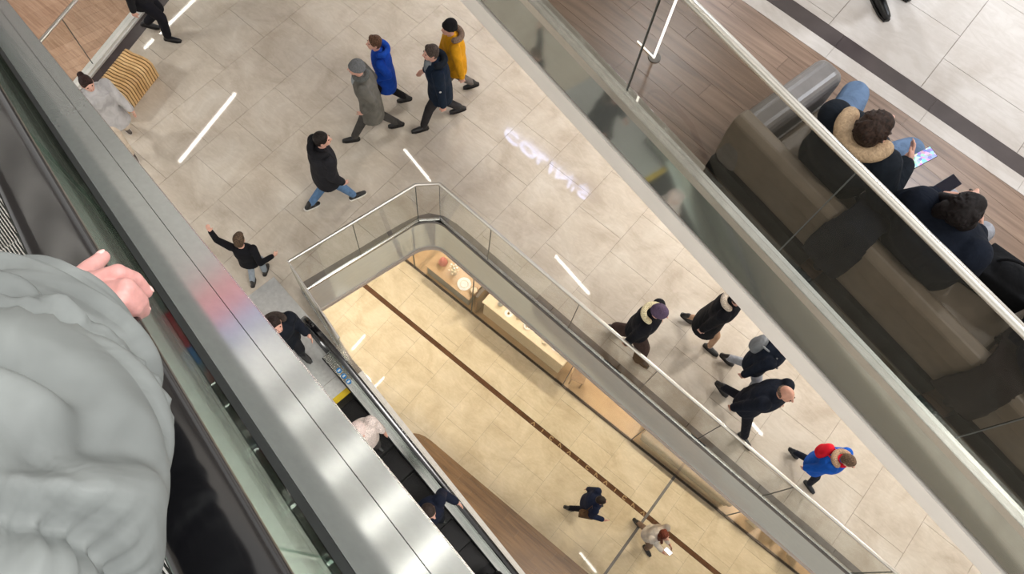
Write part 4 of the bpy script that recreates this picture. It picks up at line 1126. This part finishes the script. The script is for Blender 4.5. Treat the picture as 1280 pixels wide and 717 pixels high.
# ---- on the lower escalator
def esc_step(x): return interp(low_prof, x + 0.2) - 0.179
def on_step(label, n, q, **kw):
    x = 0.62 + 0.402 * n; p = frw(x + 0.2, q, esc_step(x))
    return person(label, p, math.degrees(HL), **kw)
stand = dict(pelvis=(0, 0, 0.93), chest=(0, 0.01, 1.23), neck=(0, 0.02, 1.46), head=(0, 0.05, 1.64), footR=(0.10, 0.0, 0), footL=(-0.10, 0.03, 0), handR=(0.26, 0.10, 0.88), handL=(-0.26, 0.12, 0.90))
on_step('person in pale pink fleece coat on the lower escalator', 1, -0.52, H=1.60, pose=stand, coat=dict(c=(214, 196, 190), k='fur', hem=0.3, b=1.15, n='coat'), legs=dict(c=(60, 56, 56)), hair=('beanie', (216, 198, 192)))
on_step('person in navy jacket riding the lower escalator', 4, -0.50, H=1.74, pose=dict(stand, handL=(-0.36, 0.14, 0.98)), coat=dict(c=(22, 28, 44), hem=0.2, b=1.15), legs=dict(c=(26, 27, 34)), hair=('short', (44, 34, 30)))
on_step('person in black coat farther down the lower escalator', 7, -0.55, H=1.72, pose=stand, coat=dict(c=(16, 17, 20), hem=0.3, b=1.12), legs=dict(c=(20, 20, 24)), hair=('beanie', (24, 24, 27)))
# ---- lower floor
def phone(name_label, loc, rot, lit=True, col=None):
    r = empty('phone', loc); tag(r, name_label, 'phone'); r.rotation_euler = rot
    bevel(obj('case', MB().box((-0.037, -0.077, -0.0045), (0.037, 0.077, 0.0035)), M['phone_case'], r), 0.004)
    obj('screen', MB().box((-0.034, -0.073, 0.0035), (0.034, 0.073, 0.0042)), col or M['screen_dark'], r)
    return r
M['phone_case'] = plain('phone_case', (18, 18, 22), 0.3)
M['screen_dark'] = plain('screen_dark', (22, 24, 40), 0.12)
M['screen_white'] = emit('screen_white', (235, 235, 255), 2.4)
def bagp(root, k, J):
    o = soft(obj('shoulder_bag', MB().box((0.16, -0.16, 0.86), (0.30, 0.12, 1.10)), cl((88, 66, 46)), root), 0.014, 4, 0.6)
    obj('bag_strap', MB().tube([(0.23, -0.1, 1.08), (0.12, -0.02, 1.52), (0.23, 0.06, 1.08)], 0.01, 8), cl((70, 52, 38)), root, sm=60)
person('woman in navy jacket with brown shoulder bag on the beige lower floor', (1.05, 2.78, L0), 30, 1.68, walk(0.28, 'L', 0.08, 0.5, dict(handR=(0.28, 0.30, 1.05))), coat=dict(c=(26, 34, 56), hem=0.12, b=1.05), legs=dict(c=(20, 20, 26)), hair=('short', (34, 27, 24)), extras=bagp)
wpos = (2.30, 3.12, L0)
person('woman with auburn hair in white top holding a lit phone', wpos, -12, 1.70, walk(0.26, 'R', 0.06, 0.4, dict(handR=(0.10, 0.34, 1.12), handL=(-0.10, 0.32, 1.10))), coat=dict(c=(206, 198, 188), hem=0.14, b=1.0, n='blouse'), legs=dict(c=(118, 98, 84)), hair=('long', (92, 44, 30)), pitch=-0.4)
th = math.radians(-12 - 90)
def rel(p, base, hd_):
    t = math.radians(hd_ - 90); return Vector((base[0] + math.cos(t) * p[0] - math.sin(t) * p[1], base[1] + math.sin(t) * p[0] + math.cos(t) * p[1], base[2] + p[2]))
phone('glowing white phone held by the woman with auburn hair', rel((0.02, 0.41, 1.13), wpos, -12), (0.5, 0, math.radians(-12 - 90)), col=M['screen_white'])

# ================================================================== GALLERY SEATING AND SITTERS
M['leather'] = plain('taupe_leather', (128, 117, 103), 0.42, var=0.05, scale=14, bump=0.15)
M['leather2'] = plain('grey_leather', (116, 112, 110), 0.36, var=0.05, scale=14, bump=0.15)
HS = math.degrees(H2) + 90
def sofa(label, s0, s1, arm_left=False, arm_right=False):
    r = empty('sofa', fr2((s0 + s1) / 2, 3.27, 0), H2); tag(r, label, 'sofa', 'gallery sofas')
    L = (s1 - s0) / 2
    obj('plinth', MB().box((-L + 0.01, -0.415, 0.0), (L - 0.01, 0.34, 0.13)), M['dark_metal'], r)
    xl = -L + (0.22 if arm_left else 0); xr = L - (0.22 if arm_right else 0)
    bevel(obj('seat_base', MB().box((-L, -0.38, 0.13), (L, 0.38, 0.27)), M['leather'], r), 0.03, 3)
    n = 2 if (s1 - s0) > 1.0 else 1
    for k in range(n):
        a = xl + (xr - xl) * k / n; b = xl + (xr - xl) * (k + 1) / n
        bevel(obj('seat_cushion', MB().box((a + 0.004, -0.24, 0.26), (b - 0.004, 0.40, 0.39)), M['leather'], r), 0.05, 4)
    g = MB(); prof_ = [(-0.385, 0.13), (-0.415, 0.40), (-0.405, 0.53), (-0.36, 0.565), (-0.29, 0.555), (-0.245, 0.50), (-0.22, 0.38), (-0.22, 0.13)]
    g.loft([[(x, y, z) for y, z in prof_] for x in (-L, L)])
    bevel(obj('backrest', g, M['leather'], r), 0.02, 3)
    for on, a, b in ((arm_left, -L - 0.005, -L + 0.20), (arm_right, L - 0.20, L + 0.005)):
        if on:
            bevel(obj('armrest', MB().box((a, -0.41, 0.10), (b, 0.43, 0.53)), M['leather2'], r), 0.07, 5)
    return r
sofa('taupe leather sofa with grey end arm under the man in jeans', -1.02, -0.12, arm_left=True)
sofa('taupe leather sofa under the long haired woman, no arms', -0.02, 0.92)
sofa('taupe leather sofa farthest along the gallery glass', 1.08, 2.3)
def seated(dx=0.0, knees=((-0.2, 0.44), (0.2, 0.44)), hl=(-0.16, 0.34, 0.66), hr=(0.16, 0.34, 0.66), head=(0, -0.10, 1.06)):
    return dict(pelvis=(0, 0.0, 0.50), chest=(dx * 0.5, -0.07, 0.74), neck=(dx, -0.10, 0.92), head=head,
                footL=(knees[0][0] * 1.0, knees[0][1] + 0.02, 0), footR=(knees[1][0], knees[1][1] + 0.02, 0),
                kneeL=(knees[0][0], knees[0][1], 0.47), kneeR=(knees[1][0], knees[1][1], 0.47), handL=hl, handR=hr, bendL=(-0.6, -0.3, -1), bendR=(0.6, -0.3, -1))
def kneefix(P):
    return P
b1 = fr2(-0.45, 3.20, 0)
person('man in dark jacket and blue jeans sitting on the sofa with a lit phone', b1, HS, 1.75, seated(0.03, ((-0.26, 0.47), (0.22, 0.45)), (0.02, -0.02, 0.86), (0.27, 0.16, 0.70), (0.05, -0.14, 1.07)),
       coat=dict(c=(24, 30, 38), hem=0.06, b=1.24, hood=((176, 152, 124), 'knit'), hs=1.15, down=Vector((0, 0.5, -0.5))), legs=dict(c=(98, 120, 150), k='jeans', w=1.25), shoe=(206, 204, 200), hair=('short', (44, 31, 25)), pitch=-0.45, yaw=-0.15, strands=True)
b2 = fr2(0.26, 3.20, 0)
person('woman with long black hair in dark coat looking at her phone', b2, HS, 1.70, seated(-0.04, ((-0.14, 0.42), (0.14, 0.42)), (-0.20, 0.17, 0.69), (0.10, 0.26, 0.62), (-0.07, -0.09, 1.08)),
       coat=dict(c=(18, 24, 36), hem=0.12, b=1.36, n='coat', down=Vector((0, 0.5, -0.5))), legs=dict(c=(150, 152, 160), k='jeans'), shoe=(40, 36, 36), hair=('long', (20, 15, 16)), pitch=-0.55, yaw=0.25, strands=True)
b3 = fr2(1.16, 3.20, 0)
person('sitter in navy coat at the far end of the gallery sofas', b3, HS, 1.72, seated(0.0, ((-0.2, 0.42), (0.16, 0.42))),
       coat=dict(c=(20, 24, 44), hem=0.14, b=1.36, n='coat', down=Vector((0, 0.5, -0.5))), legs=dict(c=(40, 40, 52)), hair=('short', (40, 32, 28)), pitch=-0.2)
# bright phone screen with coloured app tiles
def app_screen():
    t = NT('app_screen')
    v = t.n('ShaderNodeTexVoronoi'); v.inputs['Scale'].default_value = 60.0
    t.l(t.pos((1, 1, 1), obj=True), v.inputs['Vector'])
    hs = t.n('ShaderNodeHueSaturation'); hs.inputs['Saturation'].default_value = 0.8; hs.inputs['Value'].default_value = 1.1
    t.l(v.outputs['Color'], hs.inputs['Color'])
    mx = t.mixc(0.3, hs.outputs[0], (0.25, 0.45, 1.0, 1))
    t.l(mx, t.b.inputs['Base Color']); t.l(mx, t.b.inputs['Emission Color']); t.b.inputs['Emission Strength'].default_value = 0.35
    return t.m
M['app'] = app_screen()
phone('phone with colourful lit screen in the sitting man\'s hand', rel((0.305, 0.245, 0.725), b1, HS), (0.25, 0, math.radians(HS - 90 - 12)), col=M['app'])
phone('phone with dark screen in the long haired woman\'s hand', rel((-0.200, 0.230, 0.715), b2, HS), (0.25, 0, math.radians(HS - 90 - 8)))
# handbag on the sofa beside the woman
hbp = fr2(0.66, 3.42, 0.392)
hb = empty('handbag', hbp, H2 + 0.2); tag(hb, 'crumpled black handbag on the sofa beside the long haired woman', 'handbag')
g = MB(); g.box((-0.17, -0.10, 0.0), (0.17, 0.12, 0.20)); g.ell((0, 0, 0.17), (0.15, 0.09, 0.09))
soft(obj('bag_body', g, cl((24, 25, 28)), hb), 0.012, 5, 0.7)
obj('bag_handle', MB().tube([Vector((0.11 * math.cos(t), 0.0, 0.22 + 0.10 * math.sin(t))) for t in [math.pi * k / 10 for k in range(11)]], 0.009, 8), cl((24, 25, 28)), hb, sm=60)
# coats hung over the gaps between the sofas
for i, (s, lab, c) in enumerate(((-0.07, 'dark coat slung over the gap between the first two sofas', (26, 30, 40)), (1.00, 'brown black coat hanging between the last two sofas', (40, 34, 34)))):
    r = empty('draped_coat', fr2(s, 3.035, 0), H2); tag(r, lab, 'coat', 'coats draped on the sofas')
    pts = [(-0.198, 0.18), (-0.205, 0.34), (-0.202, 0.52), (-0.15, 0.605), (-0.02, 0.615), (0.06, 0.585), (0.10, 0.47), (0.22, 0.425), (0.36, 0.42)]
    rings = []
    for j, (y, z) in enumerate(pts):
        nx = Vector(pts[min(j + 1, len(pts) - 1)]) - Vector(pts[max(j - 1, 0)]); nx.normalize(); nr = Vector((-nx.y, nx.x))
        w_ = 0.14 + 0.02 * math.sin(j * 1.3 + i)
        rings.append([Vector((w_ * math.cos(a), y + nr.x * 0.017 * math.sin(a), z + nr.y * 0.017 * math.sin(a))) for a in [2 * math.pi * q / 20 for q in range(20)]])
    soft(obj('coat_body', MB().loft(rings), cl(c), r), 0.011, 3, 0.7)
    g = MB(); chain(g, [Vector((0.01, -0.13, 0.56)), Vector((0.0, -0.165, 0.34)), Vector((0.015, -0.165, 0.13))], [0.045, 0.042, 0.036]); soft(obj('hanging_sleeve', g, cl(c), r), 0.011, 3, 0.7)
# shopper on the pale tiles whose shoe shows at the top edge
person('person in black leather shoes standing on the pale upper tiles', fr2(-1.30, 4.95, 0), -28, 1.78, dict(stand, footR=(0.10, 0.08, 0), footL=(-0.11, -0.02, 0)), coat=dict(c=(36, 38, 44), hem=0.2), legs=dict(c=(28, 32, 44)), shoe=(16, 16, 18), hair=('short', (60, 48, 40)))
# slim white floor stand behind the glass; glow added to pole and foot
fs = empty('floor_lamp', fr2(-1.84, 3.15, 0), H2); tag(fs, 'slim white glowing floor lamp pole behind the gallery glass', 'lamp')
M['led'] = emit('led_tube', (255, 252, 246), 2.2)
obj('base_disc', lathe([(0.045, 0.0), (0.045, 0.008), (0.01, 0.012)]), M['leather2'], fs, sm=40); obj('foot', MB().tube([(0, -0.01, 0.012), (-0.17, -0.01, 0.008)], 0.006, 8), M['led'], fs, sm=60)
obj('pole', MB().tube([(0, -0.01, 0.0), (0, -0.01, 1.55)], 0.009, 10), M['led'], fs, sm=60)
bevel(obj('lamp_head', MB().box((-0.11, -0.02, 1.55), (0.11, 0.0, 1.86)), M['white'], fs), 0.004)

# ================================================================== PHOTOGRAPHER: HAND ON THE RAIL AND PUFFY SLEEVE
HANDJ = {
    'wrist': (-0.4617, -0.0933, 9.6086),
    'th0': (-0.5218, -0.0538, 9.5395), 'th1': (-0.5473, -0.0325, 9.5080), 'th2': (-0.5575, -0.0118, 9.4922), 'th3': (-0.5659, 0.0061, 9.4788),
    'in0': (-0.5233, -0.0233, 9.5243), 'in1': (-0.5048, 0.0036, 9.5347), 'in2': (-0.4994, 0.0117, 9.5081), 'in3': (-0.4924, 0.0099, 9.4811),
    'mi0': (-0.5024, -0.0282, 9.5355), 'mi1': (-0.4724, -0.0013, 9.5559), 'mi2': (-0.4654, -0.0016, 9.5276), 'mi3': (-0.4689, -0.0083, 9.4962),
    'ri0': (-0.4871, -0.0330, 9.5424), 'ri1': (-0.4648, -0.0150, 9.5568), 'ri2': (-0.4624, -0.0119, 9.5279), 'ri3': (-0.4704, -0.0176, 9.4962),
    'pi0': (-0.4832, -0.0423, 9.5431), 'pi1': (-0.4632, -0.0284, 9.5544), 'pi2': (-0.4651, -0.0244, 9.5252), 'pi3': (-0.4747, -0.0286, 9.4947)}
HJ = {k: Vector(v) for k, v in HANDJ.items()}
tread = EYE - 1.14 / math.cos(S30) - 0.19
ph_base = H_DIR * 0.10 + Q_DIR * -0.74
xs_ = -1.6
while xs_ + 0.402 < 0.10: xs_ += 0.402
ph_z = interp(near_prof, xs_ + 0.2) - 0.19 + 0.012
ph_pos = Vector((ph_base.x, ph_base.y, ph_z))
photog = person('person in pale grey padded parka resting a hand on the black handrail', ph_pos, math.degrees(HE), 1.72, dict(stand, handL=(-0.34, 0.14, 0.86), handR=(0.30, 0.2, 0.95), head=(0.0, 0.0, 1.64)),
       coat=dict(c=(116, 121, 121), hem=0.30, b=1.12, n='parka'), legs=dict(c=(120, 132, 140), k='jeans'), shoe=(60, 60, 64), hair=('short', (70, 54, 44)), no_right_arm=True)
inv = (Matrix.Translation(photog.location) @ photog.rotation_euler.to_matrix().to_4x4()).inverted()
def T(v): return inv @ Vector(v)
g = MB()
W_ = HJ['wrist']
for f, r0 in (('in', 0.0105), ('mi', 0.0108), ('ri', 0.010), ('pi', 0.0088)):
    chain(g, [T(HJ[f + str(i)]) for i in range(4)], [r0 * 1.22, r0 * 1.0, r0 * 0.88, r0 * 0.74], 12)
    g.capsule(T(W_), 0.023, T(HJ[f + '0']), 0.0145, 12)
    g.ell(T(HJ[f + '1']), (r0 * 1.04,) * 3)
chain(g, [T(W_), T(HJ['th0']), T(HJ['th1']), T(HJ['th2']), T(HJ['th3'])], [0.022, 0.0165, 0.0125, 0.0115, 0.0085], 12)
g.capsule(T(W_.lerp(HJ['in0'], 0.45)), 0.017, T(W_.lerp(HJ['pi0'], 0.5)), 0.017, 12)
g.capsule(T(HJ['th0']), 0.015, T(HJ['in0']), 0.013, 12)
g.capsule(T(W_), 0.026, T(W_ + Vector((0.06, -0.02, 0.06))), 0.030, 12)
M['skin_hand'] = plain('hand_skin', (198, 146, 142), 0.5, var=0.09, scale=45, bump=0.12, **{'Subsurface_Weight': 0.15, 'Subsurface_Radius': (0.01, 0.004, 0.002), 'Subsurface_Scale': 0.3})
M['nail'] = plain('nail', (236, 190, 186), 0.25)
hnd = soft(obj('hand', g, M['skin_hand'], photog), 0.0024, 4, None)
for f, r0 in (('in', 0.0105), ('mi', 0.0108), ('th', 0.0115)):
    a, b = HJ[f + '2'], HJ[f + '3']; d = (b - a).normalized()
    up_ = (N_DIR - d * N_DIR.dot(d)).normalized()
    if f != 'th': up_ = ((N_DIR * 0.5 + Q_DIR) - d * (N_DIR * 0.5 + Q_DIR).dot(d)).normalized()
    sx = d.cross(up_); c = b + up_ * r0 * 0.60 - d * 0.001
    Rm = Matrix((sx, d, up_)).transposed(); Rl = inv.to_3x3() @ Rm
    obj('fingernail', MB().ell(T(c), (0.0055, 0.0072, 0.0022), Rl, 12, 7), M['nail'], hnd, sm=60)
# sleeve: thick tube along the arm with soft puffs, seams and creases
SL = [((-0.4690, -0.0770, 9.6060), 0.044), ((-0.4480, -0.0820, 9.6330), 0.0600), ((-0.4200, -0.0870, 9.6657), 0.0745), ((-0.3724, -0.1076, 9.7268), 0.0931), ((-0.3238, -0.1286, 9.7857), 0.1022),
      ((-0.2736, -0.1484, 9.8447), 0.1060), ((-0.2322, -0.1736, 9.8821), 0.1065), ((-0.2106, -0.2166, 9.8959), 0.1042), ((-0.215, -0.3287, 9.8826), 0.1019), ((-0.20, -0.46, 9.86), 0.105), ((-0.17, -0.58, 9.83), 0.10)]
random.seed(21)
def cat(p, t):
    n = len(p) - 1; i = min(int(t * n), n - 1); u = t * n - i
    P0, P1, P2, P3 = [Vector(p[max(0, min(n, i + d))][0]).to_4d() for d in (-1, 0, 1, 2)]
    for v, d in zip((P0, P1, P2, P3), (-1, 0, 1, 2)): v[3] = p[max(0, min(n, i + d))][1]
    return 0.5 * ((2 * P1) + (P2 - P0) * u + (2 * P0 - 5 * P1 + 4 * P2 - P3) * u * u + (3 * P1 - P0 - 3 * P2 + P3) * u ** 3)
creases = [(0.258, -0.62, 0.70, 0.010, 0.026, 0.045), (0.345, -0.50, 0.80, 0.011, 0.032, 0.05), (0.300, 0.35, 1.0, 0.014, 0.015, 0.03), (0.378, 0.1, 0.7, 0.008, 0.009, -0.03), (0.232, -0.5, 0.5, 0.006, 0.008, 0.03), (0.195, -0.25, 0.6, 0.010, 0.006, 0.0), (0.225, 0.05, 0.8, 0.012, 0.007, 0.02),
           (0.46, 0.75, 0.55, 0.012, 0.020, 0.07), (0.52, -0.1, 0.7, 0.018, 0.022, 0.05), (0.57, 0.5, 0.6, 0.016, 0.02, -0.05), (0.155, 0.2, 0.7, 0.010, 0.004, -0.02), (0.62, -0.4, 0.8, 0.02, 0.015, 0.05)]
for k in range(16):
    creases.append((random.uniform(0.2, 0.98), random.uniform(1.4, 4.9), random.uniform(0.5, 1.2), random.uniform(0.010, 0.024), random.uniform(0.006, 0.015), random.uniform(-0.05, 0.05)))
seams = [0.415, 0.64, 0.85]
NA, NS = 120, 280
rings = []; up = Vector((0, 0, 1))
for j in range(NS + 1):
    t = j / NS; c4 = cat(SL, t); c = Vector(c4[:3]); r = c4[3]
    tn = (Vector(cat(SL, min(1, t + 0.01))[:3]) - Vector(cat(SL, max(0, t - 0.01))[:3])).normalized()
    a = tn.cross(up).normalized(); b = a.cross(tn).normalized()
    ring = []
    vc = Vector((0, 0, EYE)) - c; ac = math.atan2(vc.dot(b), vc.dot(a)); rr_ = Vector((0.76, 0.64, 0.07)); sg_ = 1.0 if (math.cos(ac) * rr_.dot(b) - math.sin(ac) * rr_.dot(a)) > 0 else -1.0
    for q in range(NA):
        an = 2 * math.pi * q / NA; dr = 0.0
        for (t0, a0, wa, wt, dp, sl) in creases:
            da = (sg_ * (an - ac) - a0 + math.pi) % (2 * math.pi) - math.pi
            if abs(da) < wa:
                x = (t - t0 - sl * da) / wt
                if abs(x) < 3: dr += -dp * math.exp(-x * x) * math.cos(da / wa * math.pi / 2) + dp * 0.55 * math.exp(-(x - 1.9) ** 2) * math.cos(da / wa * math.pi / 2)
        for s0 in seams:
            x = (t - s0 - 0.012 * math.sin(an * 2 + s0 * 9)) / 0.010
            dr += -0.017 * math.exp(-x * x)
            if abs(x) < 5: dr += 0.0038 * math.exp(-(x / 2.4) ** 2) * math.sin(an * 34 + s0 * 50)
        dr += 0.005 * math.sin(t * 26 + 2 * math.sin(an)) * min(1, t * 4) + 0.003 * math.sin(t * 9 + 3 * an)
        if t < 0.05: dr *= t / 0.05
        ring.append(T(c + (a * math.cos(an) + b * math.sin(an)) * (r + dr)))
    rings.append(ring)
M['parka'] = cloth('pale_parka', (116, 121, 121), 0.6, 14.0, 0.22)
obj('sleeve', MB().loft(rings), M['parka'], photog, sm=0)

# ------------------------------------------------------------------ settle the soft shapes
for o, vox, it, ratio in PENDING:
    r = o.modifiers.new('Remesh', 'REMESH'); r.mode = 'VOXEL'; r.voxel_size = vox; r.use_smooth_shade = True
    s = o.modifiers.new('Smooth', 'SMOOTH'); s.factor = 0.5; s.iterations = it
    if ratio:
        d = o.modifiers.new('Decimate', 'DECIMATE'); d.ratio = ratio
bpy.context.view_layer.update()
dg = bpy.context.evaluated_depsgraph_get()
baked = []
for o, *_ in PENDING:
    me = bpy.data.meshes.new_from_object(o.evaluated_get(dg)); me.name = o.data.name
    baked.append((o, me))
for o, me in baked:
    old = o.data; o.modifiers.clear(); o.data = me
    me.polygons.foreach_set('use_smooth', [True] * len(me.polygons))
    if old.users == 0: bpy.data.meshes.remove(old)
